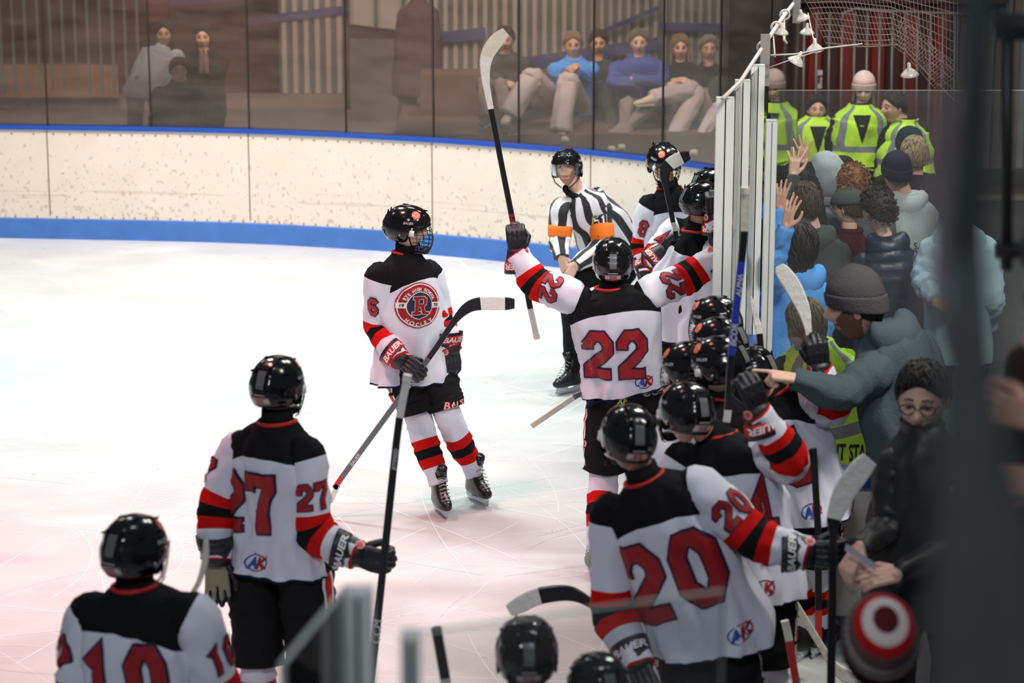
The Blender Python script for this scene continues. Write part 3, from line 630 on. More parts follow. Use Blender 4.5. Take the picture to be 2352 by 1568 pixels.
def person(key, label, Y, J, head=(0, 0, 0), name='person', group=None, kit='player', floor=0.0, hs=1.0, **o):
    """J: joint -> (px, py, dY) pixels at world depth Y+dY, or ('g', px, py, h)"""
    Q = {}
    for k, v in J.items(): Q[k] = G(v[1], v[2], v[3]) if v[0] == 'g' else (W(v[0], v[1], Y+(v[2] if len(v) > 2 else 0)) if len(v) < 4 else V(v[1:]))
    for k, v in o.get('A', {}).items(): Q[k] = V(v)     # absolute
    body_yaw = o.get('yaw', head[0]); rt = (Q['shR']-Q['shL']).normalized() if 'shR' in Q and 'shL' in Q else M.Rotation(R(body_yaw), 3, 'Z') @ V((-1, 0, 0))
    hd = Q['hd']; Nk = Q.get('nk') or hd-V((0, 0, .19)); Q['nk'] = Nk
    shw = o.get('shw', .185)
    if 'shR' not in Q: Q['shR'] = Nk+rt*shw-V((0, 0, .07))
    if 'shL' not in Q: Q['shL'] = Nk-rt*shw-V((0, 0, .07))
    pv = Q.get('pv') or Nk-V((0, 0, .52)); Q['pv'] = pv
    hs_ = V(o.get('hip', rt)); hs_.z *= o.get('hipk', .4); hs_.normalize(); fwd = V((0, 0, 1)).cross(hs_).normalized()
    for s_, sg in (('R', 1), ('L', -1)):
        Q.setdefault('hp'+s_, pv+hs_*sg*.095-V((0, 0, .05)))
        if 'an'+s_ in Q and 'kn'+s_ not in Q: Q['kn'+s_] = Q['hp'+s_].lerp(Q['an'+s_], .52)+fwd*.03
        Q.setdefault('kn'+s_, Q['hp'+s_]+hs_*sg*.02+fwd*.02+V((0, 0, -1))*max(.12, min(.43, (Q['hp'+s_].z-floor-.1)*.5)))
        Q.setdefault('an'+s_, V((Q['kn'+s_].x, Q['kn'+s_].y-fwd.y*.04, floor+(.157 if kit in ('player', 'ref') else .08))))
        Q.setdefault('el'+s_, Q['sh'+s_]+hs_*sg*.05-V((0, 0, .29))-fwd*.03)
        Q.setdefault('wr'+s_, Q['el'+s_]+V((0, 0, -.22))+fwd*.12)
    root = V((pv.x, pv.y, floor)); E = empty(name, root, label, 'person' if name == 'person' else 'hockey player' if kit == 'player' else 'referee', group); ROOTS[key] = (E, root, Q)
    sk = o.get('skin', skin); HX = M.Translation(hd) @ hz(*head) @ M.Scale(hs, 4)
    # body: one continuous surface
    b = MB(); L = lambda x, y, r1, r2: limb(b, Q[x] if isinstance(x, str) else x, Q[y] if isinstance(y, str) else y, r1, r2, 0, 8)
    mid = pv.lerp(Nk, .55); limb(b, pv, mid, .11, .115, 0, 10); limb(b, mid, Nk-V((0, 0, .07)), .115, .09, 0, 10); L(Nk-(Nk-pv).normalized()*.05, hd+(Nk-hd)*.25, .058, .056)
    limb(b, hd, hd+V((0, 0, .02)), .062, .062, 0, 8)
    for s_ in 'RL':
        L('nk', 'sh'+s_, .05, .055) if 0 else limb(b, Nk-(Nk-pv).normalized()*.10, Q['sh'+s_].lerp(Nk, .12)-V((0, 0, .025)), .05, .045, 0, 8); L('sh'+s_, 'el'+s_, .04, .036); L('el'+s_, 'wr'+s_, .037, .026); L(pv, 'hp'+s_, .1, .085); L('hp'+s_, 'kn'+s_, .08, .055); L('kn'+s_, 'an'+s_, .052, .036)
    bm_ = remesh(b, .018, 2); B = MB(); B.mesh(bm_, 0)
    female = o.get('female'); beard = o.get('beard')
    hk = ('H', beard.name if beard else '', o.get('smile', False), sk.name, o.get('glasses', False), female, (o.get('browm') or hdark).name)
    if hk not in HC: HC[hk] = head_mesh(beard, o.get('smile', False), 0, o.get('browm') or hdark, sk, o.get('glasses', False), female)
    hm = HC[hk]; o0 = len(B.v); B.mesh(hm, None, HX); mats_b = [sk, lips, eyew, o.get('browm') or hdark, beard or sk, eyed]
    for s_, sg in (('R', 1), ('L', -1)):
        h = o.get('hand'+s_)
        if h:
            kk, xd, zd = h; wv = Q['wr'+s_]; X = basis(X=xd, Z=zd, o=wv); X = X @ M.Diagonal((1, -1, 1, 1)) if s_ == 'L' else X
            B.mesh(hand_mesh(kk), 0, X @ M.Scale(o.get('handk', 1.0), 4))
    B.obj('body', mats_b, E, off=root)
    seed = sum(map(ord, key)) % 50
    if kit == 'player':
        T = MB(); up, S1, f = torso_loft(T, pv, Nk, Q['shL'], Q['shR'], hs_, 0, o.get('w', 1.06), o.get('hem', .15), seed, o.get('famp', .021), flare=1.04)
        tb = bvh_of(T)
        # arms: one sleeve each
        sbv = {}
        for s_ in 'RL':
            t0 = MB(); sleeve(t0, Q['sh'+s_], Q['el'+s_], Q['wr'+s_], 0, (.099, .088, .066), seed+ord(s_), over=.02, nk=Nk); sbv[s_] = bvh_of(t0); T.v += t0.v and []; o_ = len(T.v); T.v += t0.v; T.f += [[q+o_ for q in f_] for f_ in t0.f]; T.m += t0.m; T.uv += t0.uv
        # collar
        cn = V(Nk)+up*.030; cf = up.cross(S1)*1.0; col = [cn+S1*.080*math.cos(a)+(up.cross(S1))*.083*math.sin(a)-up*.014*max(0, math.sin(a))**2 for a in [math.tau*i/24 for i in range(25)]]
        T.tube(col, .0095, 8, 1)
        ng = MB(); nd = (hd-Nk).normalized(); ng.tube([Nk+nd*.0, Nk+nd*.04, Nk+nd*.085], [.071, .069, .067], 18); ng.obj('neck_guard', [cloth_blk], E, off=root)
        jo = T.obj('jersey', [J_MAT, red], E, off=root)
        fr = up.cross(S1).normalized(); back = -fr
        def dc(nm, layers, org, u, n, bv, mats, step=.018, par=E): d_ = decal(layers, bv, org, u, n, step); return d_.obj(nm, mats, par, smooth=True, off=root) if d_.f else None
        nb = o.get('num')
        if nb and o.get('back', True):
            H = o.get('nH', .265); dc('back_number', [(number(nb, H, ext=.009), 1, .003), (number(nb, H), 0, .0095)], pv.lerp(Nk, o.get('nv', .50))+S1*o.get('nx', 0), S1, back, tb, [dred, navy], .012)
        if nb:
            for s_ in o.get('sn', 'RL'):
                a_, e_ = Q['sh'+s_], Q['el'+s_]; ax = (a_-e_).normalized(); outn = o.get('snn'+s_) or (S1*(1 if s_ == 'R' else -1)+back*.35)
                outn = V(outn); outn = (outn-ax*outn.dot(ax)).normalized(); dc('sleeve_number', [(number(nb, .115, ext=.005), 1, .002), (number(nb, .115), 0, .007)], a_.lerp(e_, .50), ax.cross(outn), outn, sbv[s_], [dred, navy], .014)
        if o.get('ak', True) and o.get('back', True):
            L_ = [(disc(.040, 1.35, r0=.034), 0, 0), (text('A', .045, .25, bold=.05), 0, .001), (text('K', .045, .25, bold=.05), 1, .001)]
            L_[1] = (shift(L_[1][0], -.018), 0, .001); L_[2] = (shift(L_[2][0], .020), 1, .001); L_[0] = (disc(.036, 1.4, r0=.031, a0=90, a1=270), 0, 0); L_.append((disc(.036, 1.4, r0=.031, a0=-90, a1=90), 1, 0))
            dc('hem_logo', L_, pv-up*(o.get('hem', .15)-.07)+S1*o.get('akx', .07), S1, back, tb, [blul, dred])
        if o.get('crest'):
            cc = pv.lerp(Nk, .53)+S1*.015; mts = [dred, white, navy, blk]
            L_ = [(disc(.135), 0, .002), (disc(.128, r0=.122), 1, .0045), (disc(.082), 1, .0045), (disc(.077), 2, .0065), (rect(.062, .034), 1, .0025)]
            L_[4] = (shift(rect(.052, .034), -.106)+shift(rect(.052, .034), .106), 1, .0060)
            sf = [(rect(.030, .104), -.020, 0), (rect(.055, .018), -.020, -.047), (rect(.055, .018), -.018, .047)]
            def RR(e): return shift(rect(.026+e, .106+e), -.022)+shift(rect(.060+e, .017+e), -.020, -.045)+shift(rect(.05+e, .017+e), -.022, .045)+shift(rect(.045+e, .016+e), .006, .045)+shift(rect(.045+e, .016+e), .006, .0)+shift(rect(.018+e, .04+e), .030, .023)+shift(rect(.020+e, .052+e), .022, -.026, 22)+shift(rect(.034+e, .016+e), .040, -.046)
            L_ += [(RR(.006), 1, .0085), (RR(0), 0, .0105), (arc_text('RYE HIGH SCHOOL', .0175, .096, 156, 24, bold=.03), 1, .0060), (arc_text('HOCKEY', .022, .112, 232, 308, bold=.03), 1, .0060), (shift(text('19', .020, bold=.03), -.104), 3, .0085), (shift(text('70', .020, bold=.03), .104), 3, .0085)]
            dc('crest', L_, cc, -S1, fr, tb, mts, .02)
        # shorts and socks
        s = MB(); hc = (Q['hpR']+Q['hpL'])/2; rs = []
        for (dz, k) in ((.10, .85), (.03, 1.0), (-.05, 1.05), (-.10, .85)): rs.append([pv+V((0, 0, dz))+hs_*.185*k*math.cos(a)+fwd*.142*k*math.sin(a) for a in [math.tau*i/28 for i in range(28)]])
        s.rings(rs[::-1], 0)
        for s_ in 'RL':
            h_, k_ = Q['hp'+s_], Q['kn'+s_]; sleeve(s, h_, h_.lerp(k_, .5), h_.lerp(k_, o.get('shl', .98)), 0, (.125, .122, .116), seed, .008, vo=0)
            side = hs_*(1 if s_ == 'R' else -1); pts = [h_.lerp(k_, t)+side*(.125 if t > .1 else .10)-fwd*.0 for t in (.0, .3, .6, .9, 1.03)]
        so = s.obj('shorts', [cloth_blk], E, off=root); sb = BVHTree.FromPolygons([V(x)+root for x in s.v], s.f)
        for s_ in 'RL':
            h_, k_ = Q['hp'+s_], Q['kn'+s_]; side = hs_*(1 if s_ == 'R' else -1); ax = (h_-k_).normalized()
            L_ = (h_-k_).length; pl = shift(rect(.014, L_*.95), -.026)+shift(rect(.014, L_*.95), .026); d_ = decal([(pl, 0, 0), (rect(.034, L_*.95), 1, .0005)], sb, h_.lerp(k_, .5), ax.cross(side), side, .03); d_.obj('side_stripe', [white, red], so, off=root)
            if o.get('waist') and s_ == 'R':
                for (tx, sz, dx, dz, mt_) in o['waist']: decal([(text(tx, sz, .2, bold=.03), 0, .002)], sb, pv+S1*dx+V((0, 0, dz)), S1, -fwd, .02).obj('waist_print', [mt_], so, off=root)
            if o.get('thigh'): d_ = decal([(text(o['thigh'], .042, .25, bold=.03), 0, 0)], sb, h_.lerp(k_, .72)+side*.03, -hs_, fwd, .02); d_.obj('thigh_print', [mat('pink_print', (.85, .35, .33), .5)], so, off=root) if s_ == 'L' else None
        for s_ in 'RL':
            s = MB(); k_, a_ = Q['kn'+s_], Q['an'+s_]; d1 = (a_-k_).normalized(); sleeve(s, k_-d1*.05, k_.lerp(a_, .45), a_+V((0, 0, .02)), 0, (.082, .078, .060), seed, .007, vo=0); s.obj('sock', [SOCK], E, off=root)
    elif kit == 'ref':
        T = MB(); up, S1, f = torso_loft(T, pv, Nk, Q['shL'], Q['shR'], hs_, 0, 1.0, .06, seed, .013); fr = up.cross(S1).normalized(); tb = bvh_of(T)
        for s_ in 'RL': sleeve(T, Q['sh'+s_], Q['el'+s_], Q['wr'+s_], 2, (.090, .076, .050), seed+ord(s_), nk=Nk)
        T.obj('shirt', [REFM, blk, REFS], E, off=root)
        c = MB()
        cn = Nk+up*.045; c.tube([cn+S1*.07*math.cos(a)+fr*.075*math.sin(a)-up*.03*max(0, math.sin(a)) for a in [math.tau*i/20 for i in range(21)]], .021, 8, 0)
        for sg in (-1, 1): c.add([cn+fr*.085-up*.01, cn+fr*.06+S1*sg*.065+up*.0, cn+fr*.098+S1*sg*.055-up*.095, cn+fr*.098+S1*sg*.01-up*.055], [(0, 1, 2, 3)], 0)
        c.obj('collar', [cloth_blk], E, smooth=False, off=root)
        d_ = decal([([[V((-.036, .05, 0)), V((-.036, -.03, 0)), V((0, -.065, 0)), V((.036, -.03, 0)), V((.036, .05, 0))]], 0, 0), (shift(rect(.062, .018), 0, .034), 1, .001), (shift(rect(.056, .062), 0, -.008), 2, .001)]+[(shift(rect(.007, .06), x, -.008), 3, .0015) for x in (-.022, -.008, .006, .02)], tb, pv.lerp(Nk, .70)-S1*.0, -S1, fr, .015); d_.obj('shoulder_crest', [mat('gold_thread', (.62, .5, .1), .6), blul, white, dred], E, off=root)
        a_, e_ = Q['shL'], Q['elL']; ax = (a_-e_).normalized(); t0 = MB(); sleeve(t0, a_, e_, Q['wrL'], 2, (.088, .076, .050), seed+ord('L')); sb = bvh_of(t0); n_ = V((-.1, -1, .2)); n_ = (n_-ax*n_.dot(ax)).normalized()
        decal([(rect(.095, .085), 1, 0), (number('51', .07, sw=.17), 0, .001)], sb, a_.lerp(e_, .42), ax.cross(n_), n_, .014).obj('sleeve_number', [white, blk], E, off=root)
        for s_ in 'RL':
            a_, e_, w2 = Q['sh'+s_], Q['el'+s_], Q['wr'+s_]; t0 = MB()
            p, q = (a_.lerp(e_, .48), a_.lerp(e_, .90)) if s_ == 'L' else (a_.lerp(e_, .55), a_.lerp(e_, .95))
            t0.tube([p, p.lerp(q, .03), p.lerp(q, .35), p.lerp(q, .7), p.lerp(q, .97), q], [.080, .0885, .0878, .0845, .0835, .076], 28, 0); t0.obj('armband', [mat('armband_orange', (.95, .20, .01), .7, bump=(60, .3))], E, off=root)
        legs(E, Q, root, cloth_blk, seed, (.105, .082, .062), 'trousers', pv, hs_, fwd)
    else:
        clothes(E, Q, root, seed, hs_, fwd, up=(Nk-pv).normalized(), o=o)
    # feet
    for s_ in 'RL':
        a_ = Q['an'+s_]; k_ = Q['kn'+s_]; td = o.get('toe'+s_) or (fwd*1.0+hs_*(.25 if s_ == 'R' else -.25)); td = V((td[0], td[1], td[2])).normalized()
        if kit in ('player', 'ref'):
            X = basis(X=td, Z=o.get('sup', (0, 0, 1)), o=a_); s1 = inst('skate', SKATE[0], E, X, root); inst('blade_holder', SKATE[1], s1, M.Identity(4), None); inst('blade', SKATE[2], s1, M.Identity(4), None)
        elif o.get('shoes', True): inst('shoe', o.get('shoe', SHOE), E, basis(X=td, Z=o.get('sup', (0, 0, 1)), o=a_), root)
    # head gear
    hat = o.get('hat', 'helmet' if kit in ('player', 'ref') else None)
    if hat == 'helmet':
        h = inst('helmet', HELMET, E, HX, root); I4 = M.Identity(4)
        if kit == 'player': [inst('logo_sticker', q_, h, I4, None) for q_ in STICKER]
        inst('brand_print', HLOGO, h, I4, None); f_ = o.get('face', 'cage')
        if f_ == 'cage': inst('cage', CAGE, h, I4, None)
        elif f_ == 'full': inst('visor', FULLV, h, I4, None)
        elif f_ == 'visor': inst('visor', VISOR, h, I4, None)
        if o.get('nape'):
            d_ = decal([(rect(.085, .034), 2, .004), (shift(disc(.012), -.031), 1, .0052), (shift(disc(.012), .031), 1, .0052), (number(o['nape'], .028), 0, .006)], HBV, (0, .05, -.035), (-1, 0, 0), (0, 1, -.1), .01, .3)
            me = d_.me('number_sticker', [mat('sticker_red', (.7, .09, .09), .4), mat('sticker_pink', (.75, .5, .5), .4), mat('sticker_base', (.30, .28, .30), .3)]); inst('number_sticker', me, h, I4, None)
    elif hat and hat[0] == 'beanie':
        mb = beanie_mb(hat[2] if len(hat) > 2 else .02); me = mb.me('beanie', [hat[1]]); me.polygons.foreach_set('use_smooth', [True]*len(me.polygons)); inst('beanie', me, E, HX, root)
    elif hat and hat[0] == 'hood':
        mb = MB(); rs = []; nu, nv = 40, 22
        for i in range(nv+1):
            t = .01+.99*i/nv; r_ = []
            for j in range(nu):
                a = math.tau*j/nu; c = math.cos(a); zb = .075*max(0, c)**.6-.17*(1-max(0, c)**.6); pm = math.acos(max(-.97, zb/.175)) if zb > -.17 else math.pi*.86; p = pm*t; s_ = max(.45 if p > 1.6 else 0, math.sin(p)**.85)
                q = V((.112*s_*math.sin(a), -.135*s_*c+.012, .150*math.cos(p)-.01)); q *= 1+.07*noise.noise(q*14)+.03*noise.noise(q*33); r_.append(q)
            rs.append(r_)
        mb.rings(rs, 0, True, False); me = mb.me('hood', [hat[1]]); me.polygons.foreach_set('use_smooth', [True]*len(me.polygons)); ob = inst('hood', me, E, HX, root); sm = ob.modifiers.new('s', 'SOLIDIFY'); sm.thickness = .012
    elif hat and hat[0] == 'cap':
        mb = MB(); rs = []
        for i in range(13):
            t = i/12; p = .02+1.45*t; rs.append([V((.1*math.sin(p)**.8*math.sin(a), -.12*math.sin(p)**.8*math.cos(a)+.004, .02+.105*math.cos(p))) for a in [math.tau*j/32 for j in range(32)]])
        mb.rings(rs, 0); brim = [[V((.085*math.sin(a)*k, -.06-.12*math.cos(a)*k, .038-.02*k)) for a in [R(-80+160*j/14) for j in range(15)]] for k in (.6, 1.0)]
        mb.rings([brim[0], brim[1]], 0, False, False, closed=False); mb.rings([[v+V((0, 0, .006)) for v in r_] for r_ in brim], 0, False, False, closed=False)
        me = mb.me('cap', [hat[1]]); me.polygons.foreach_set('use_smooth', [True]*len(me.polygons)); inst('cap', me, E, HX @ M.Rotation(math.pi if len(hat) > 2 else 0, 4, 'Z'), root)
    if o.get('hair'):
        st_, hm_ = o['hair'][:2]; inst('hair', hair_mesh(st_, seed, hm_, o['hair'][2] if len(o['hair']) > 2 else 1.0), E, HX, root)
    # gloves
    if kit == 'player':
        for s_, sg in (('R', -1), ('L', 1)):
            if o.get('glove'+s_) is False: continue
            g = o.get('glove'+s_) or {}; wv, ev = Q['wr'+s_], Q['el'+s_]; fd = V(g['x']) if 'x' in g else (wv-ev).normalized()
            if 'thumb' in g: X = basis(X=fd, Y=V(g['thumb'])*(1 if s_ == 'R' else -1), o=wv)
            else: X = basis(X=fd, Z=g.get('z', (0, -1, 0)), o=wv)
            X = X @ M.Translation((.045, 0, 0)) @ M.Scale(1.06, 4); ms = GLOVE[bool(g.get('open'))][1 if s_ == 'R' else -1]
            gl = inst('glove', ms[0], E, X, root)
            for me in ms[1:4]:
                if me is ms[1] and o.get('cuff'): me = me.copy(); me.materials[0] = blkg
                inst(me.name.split('.')[0], me, gl, M.Identity(4), None)
            Q['grip'+s_] = X @ V((.088, 0, -.032))
    return E, root, Q
def legs(E, Q, root, m_, seed, r, nm, pv, hs_, fwd):
    s = MB(); rs = []
    for (dz, k) in ((.12, .88), (.03, 1.0), (-.05, 1.03), (-.10, .8)): rs.append([pv+V((0, 0, dz))+hs_*.16*k*math.cos(a)+fwd*.125*k*math.sin(a) for a in [math.tau*i/28 for i in range(28)]])
    s.rings(rs[::-1], 0)
    for s_ in 'RL': sleeve(s, Q['hp'+s_], Q['kn'+s_], Q['an'+s_]-V((0, 0, .01)), 0, r, seed, .010, vo=0)
    s.obj(nm, [m_], E, off=root)
def clothes(E, Q, root, seed, hs_, fwd, up, o):
    pv, Nk = Q['pv'], Q['nk']; jm = o.get('top', cloth_blk); T = MB(); q = .012 if o.get('quilt') else 0
    up, S1, f = torso_loft(T, pv, Nk, Q['shL'], Q['shR'], hs_, 0, o.get('w', .93), o.get('hem', .10), seed, o.get('famp', .010), quilt=q, depth=.95)
    for s_ in 'RL': sleeve(T, Q['sh'+s_], Q['el'+s_], Q['wr'+s_], 0, o.get('sr', (.078, .068, .046)), seed+ord(s_), o.get('samp', .009), quilt=q, nk=Nk)
    if o.get('hoodie'): hood_down(T, Nk, up, S1, 0, seed, o.get('hoodk', 1.0))
    elif o.get('collar', True): fr = up.cross(S1); cn = Nk+up*.03; T.tube([cn+S1*.068*math.cos(a)+fr*.07*math.sin(a) for a in [math.tau*i/18 for i in range(19)]], .020, 8, 0)
    T.obj(o.get('topname', 'jacket'), [jm], E, off=root); tb = bvh_of(MBo(T, root))
    fr = up.cross(S1).normalized()
    if o.get('vest'):
        v = MB(); torso_loft(v, pv, Nk, Q['shL'].lerp(Q['shR'], -.09), Q['shR'].lerp(Q['shL'], -.09), hs_, 0, o.get('w', .93)*1.19, .02, seed, .010, neck=.10, depth=1.0)
        vb = bvh_of(v); vo = v.obj('vest', [VEST], E, off=root)
        if not o.get('vtext'): decal([([[V((-.075, .10, 0)), V((0, -.14, 0)), V((.075, .10, 0))]], 0, 0)], vb, Nk-up*.14, -S1, fr, .03).obj('neck_opening', [cloth_blk], vo, off=root)
        if o.get('vtext'): decal([(text(o['vtext'], .085, 0, sx=.46, bold=.03), 0, 0)], vb, pv.lerp(Nk, o.get('vtv', .12)), S1, -fr, .02).obj('printed_words', [cloth_blk], vo, off=root)
    for t in o.get('prints', ()):   # (text, size, v, x, side, material)
        decal([(text(t[0], t[1], t[6] if len(t) > 6 else 0, bold=.02), 0, 0)], tb, pv.lerp(Nk, t[2])+S1*t[3], S1*(-t[4]), fr*t[4], .02).obj('printed_words', [t[5]], E, off=root)
    legs(E, Q, root, o.get('bottom', cloth_blk), seed, o.get('lr', (.092, .072, .062)), 'trousers', pv, hs_, fwd)
def MBo(mb, root): n = MB(); n.v = [(a+root[0], b+root[1], c+root[2]) for a, b, c in mb.v]; n.f = mb.f; return n
J_MAT = J
SOCK = ramp_mat('sock_cloth', [(0, WHITE), (.42, RED), (.54, BLK), (.66, RED), (.78, WHITE)])
REFM = stripe_u_mat('referee_stripes', 9, (.78, .78, .84), BLK); REFS = stripe_u_mat('referee_sleeve_stripes', 4, (.78, .78, .84), BLK)
# hockey stick: sections [(point, width, thickness)], materials by section
def stick(label, sec, mi, mats, face=(0, -1, 0), prints=(), group='hockey sticks', knob=True):
    P = [V(s_[0]) for s_ in sec]; fn = V(face).normalized(); mb = MB(); K = []
    K = [[*P[i], sec[i][1], sec[i][2]] for i in range(len(P))]
    rs_all = []; base = P[0]
    # dense sampling between sections, straight on the shaft and curved along the blade
    segs = []
    n = len(P)
    for i in range(n-1):
        sub = 6
        for j in range(sub):
            f = j/sub; p0, p1, p2, p3 = K[max(i-1, 0)], K[i], K[i+1], K[min(i+2, n-1)]
            if sec[i][3:] == ('s',) or i == 0 and n > 3: r_ = [a+(b-a)*f for a, b in zip(p1, p2)]
            else: r_ = list(.5*((2*np.array(p1))+(np.array(p2)-p0)*f+(2*np.array(p0)-5*np.array(p1)+4*np.array(p2)-np.array(p3))*f*f+(3*np.array(p1)-np.array(p0)-3*np.array(p2)+np.array(p3))*f**3))
            segs.append((r_, i, f))
    segs.append((K[-1], n-2, 1.0)); C = [V(s_[0][:3]) for s_ in segs]
    groups = {}
    rs = []
    for i, (r_, si, f) in enumerate(segs):
        t = (C[min(i+1, len(C)-1)]-C[max(i-1, 0)]).normalized(); wd = t.cross(fn).normalized(); nn = wd.cross(t).normalized(); w_, th = r_[3]/2, r_[4]/2
        rs.append([C[i]+wd*w_*a+nn*th*b for a, b in ((-1, -.5), (-.85, -1), (.85, -1), (1, -.5), (1, .5), (.85, 1), (-.85, 1), (-1, .5))])
    names = {'shaft': MB(), 'blade': MB(), 'grip_tape': MB()}
    cur = 0
    while cur < len(segs)-1:
        nm, mt = mi[segs[cur][1]]; e = cur
        while e < len(segs)-1 and mi[segs[e][1]] == (nm, mt): e += 1
        names[nm].rings(rs[cur:e+1], mt, True, True); cur = e
    if knob: names['grip_tape'].tube([P[0]+(P[0]-P[1]).normalized()*.004, P[0]-(P[0]-P[1]).normalized()*.025], .019, 10, mi[0][1]) if mi[0][0] == 'grip_tape' else None
    E = empty('hockey_stick', tuple(base), label, 'hockey stick', group)
    for nm, q in names.items():
        if q.f: q.obj(nm, mats, E, smooth=False, off=base)
    for (txt, t, sz, mt_, c0) in prints:   # along the shaft
        a, b = P[t[0]], P[t[1]]; ax = (b-a).normalized(); pp = a.lerp(b, t[2]); nn = (fn-ax*fn.dot(ax)).normalized(); X = basis(X=ax*c0, Z=nn, o=pp+nn*(sec[1][2]/2+.002)); d_ = MB()
        for pl in text(txt, sz, .2, bold=.03): d_.add([X @ v for v in pl], [tuple(range(len(pl)))], 0)
        d_.obj('brand_print', [mt_], E, smooth=False, off=base)
    return E
# ---------------------------------------------------------------- setting
def ice_mat():
    m = mat('ice', (.78, .82, .82), .22, spec=.6); q = N(m)
    tc = q.n('ShaderNodeTexCoord')
    def noi(sc, scale, det=6, dist=0):
        mp = q.n('ShaderNodeMapping'); mp.inputs['Scale'].default_value = sc; q.l(tc.outputs['Object'], mp.inputs[0]); n = q.n('ShaderNodeTexNoise'); n.inputs['Scale'].default_value = scale; n.inputs['Detail'].default_value = det; n.inputs['Distortion'].default_value = dist; q.l(mp.outputs[0], n.inputs['Vector']); return n.outputs[0]
    base = q.mix(q.math('MULTIPLY', q.math('SUBTRACT', noi((1, 1.6, 1), .9, 8, .6), .35), 1.7), (.50, .53, .535), (.73, .765, .755))
    q.l(base, q.b.inputs['Base Color'])
    q.l(q.math('ADD', q.math('MULTIPLY', noi((1, 2, 1), 3, 6), .3), .18), q.b.inputs['Roughness'])
    h = noi((1, 3, 1), 5, 8); bp = q.n('ShaderNodeBump'); bp.inputs['Strength'].default_value = .06; bp.inputs['Distance'].default_value = .01; q.l(h, bp.inputs['Height']); q.l(bp.outputs[0], q.b.inputs['Normal']); return m
ICE = ice_mat()
def board_mat():
    m = mat('dasher_board', (.72, .66, .60), .55); q = N(m); tc = q.n('ShaderNodeTexCoord')
    mp = q.n('ShaderNodeMapping'); mp.inputs['Scale'].default_value = (1, 1, .8); mp.inputs['Rotation'].default_value = (0, R(25), 0); q.l(tc.outputs['Object'], mp.inputs[0])
    n = q.n('ShaderNodeTexNoise'); n.inputs['Scale'].default_value = 27; n.inputs['Detail'].default_value = 3; q.l(mp.outputs[0], n.inputs['Vector'])
    sp = q.n('ShaderNodeSeparateXYZ'); q.l(tc.outputs['Object'], sp.inputs[0]); z = sp.outputs[2]
    dens = q.math('MULTIPLY_ADD', z, .10, .575)      # puck scuffs are denser low down
    k = q.math('MULTIPLY', q.math('GREATER_THAN', n.outputs[0], dens), q.math('LESS_THAN', z, .95))
    n2 = q.n('ShaderNodeTexNoise'); n2.inputs['Scale'].default_value = 4; n2.inputs['Detail'].default_value = 8; q.l(tc.outputs['Object'], n2.inputs['Vector'])
    b = q.mix(n2.outputs[0], (.56, .525, .465), (.68, .64, .575)); b = q.mix(q.math('MULTIPLY', k, .42), b, (.26, .24, .17)); 
    mpb = q.n('ShaderNodeMapping'); mpb.inputs['Scale'].default_value = (.5, .5, 22); q.l(tc.outputs['Object'], mpb.inputs[0]); n3 = q.n('ShaderNodeTexNoise'); n3.inputs['Scale'].default_value = 1.3; q.l(mpb.outputs[0], n3.inputs['Vector'])
    st_ = q.math('MULTIPLY', q.math('GREATER_THAN', n3.outputs[0], .60), q.math('LESS_THAN', q.math('ABSOLUTE', q.math('SUBTRACT', z, .44)), .06)); b = q.mix(q.math('MULTIPLY', st_, .22), b, (.25, .22, .16))
    q.l(b, q.b.inputs['Base Color']); return m
BOARD = board_mat(); KICK = mat('kickplate_blue', (.045, .15, .46), .45, var=(6, .25)); conc = mat('concrete', (.19, .17, .155), .85, var=(4, .3), bump=(12, .3)); rubber = mat('rubber_floor', (.05, .05, .055), .8, var=(5, .2))
BACKP = mat('board_back', (.05, .05, .055), .7)
def struct(mb, name, m_, kind='structure', smooth=False, **k): o = mb.obj(name, m_, smooth=smooth, **k); o['kind'] = kind; return o
mb = MB(); xs = [-16+i*1.0 for i in range(33)]; mb.add([(-16, 4.6, 0), (16, 4.6, 0), (16, 24, 0), (-16, 24, 0)], [(0, 1, 2, 3)]); struct(mb, 'floor', [ICE])
mb = MB(); mb.add([(-20, -3, -.02), (20, -3, -.02), (20, 30, -.02), (-20, 30, -.02)], [(0, 1, 2, 3)]); struct(mb, 'floor_concrete', [conc])
rs_ = random.Random(5)
for nm_, cnt, mt_ in (('skate_marks', 560, mat('snow_scratch', (.90, .92, .92), .8)), ('skate_grooves', 70, mat('groove_grey', (.60, .62, .63), .6))):
    q = MB()
    for _ in range(cnt):
        x, y = rs_.uniform(-6, 2.2), rs_.uniform(7, 21); a_ = rs_.gauss(0, .45) if rs_.random() < .65 else rs_.uniform(0, math.pi); L_ = rs_.uniform(.3, 2.6); cv = rs_.gauss(0, .45); k = 12; w_ = rs_.uniform(.0008, .0028)
        l1 = []; l2 = []
        for i in range(k):
            l1.append(V((x-math.sin(a_)*w_, y+math.cos(a_)*w_, .0012))); l2.append(V((x+math.sin(a_)*w_, y-math.cos(a_)*w_, .0012))); x += math.cos(a_)*L_/k; y += math.sin(a_)*L_/k; a_ += cv*L_/k
        q.add(l1+l2, [(i, k+i, k+i+1, i+1) for i in range(k-1)])
    o_ = q.obj(nm_, [mt_], None, smooth=False); tag(o_, 'fine pale skate scratches all over the ice' if nm_ == 'skate_marks' else 'fine darker grey skate grooves cut into the ice', 'skate marks', kind='stuff')
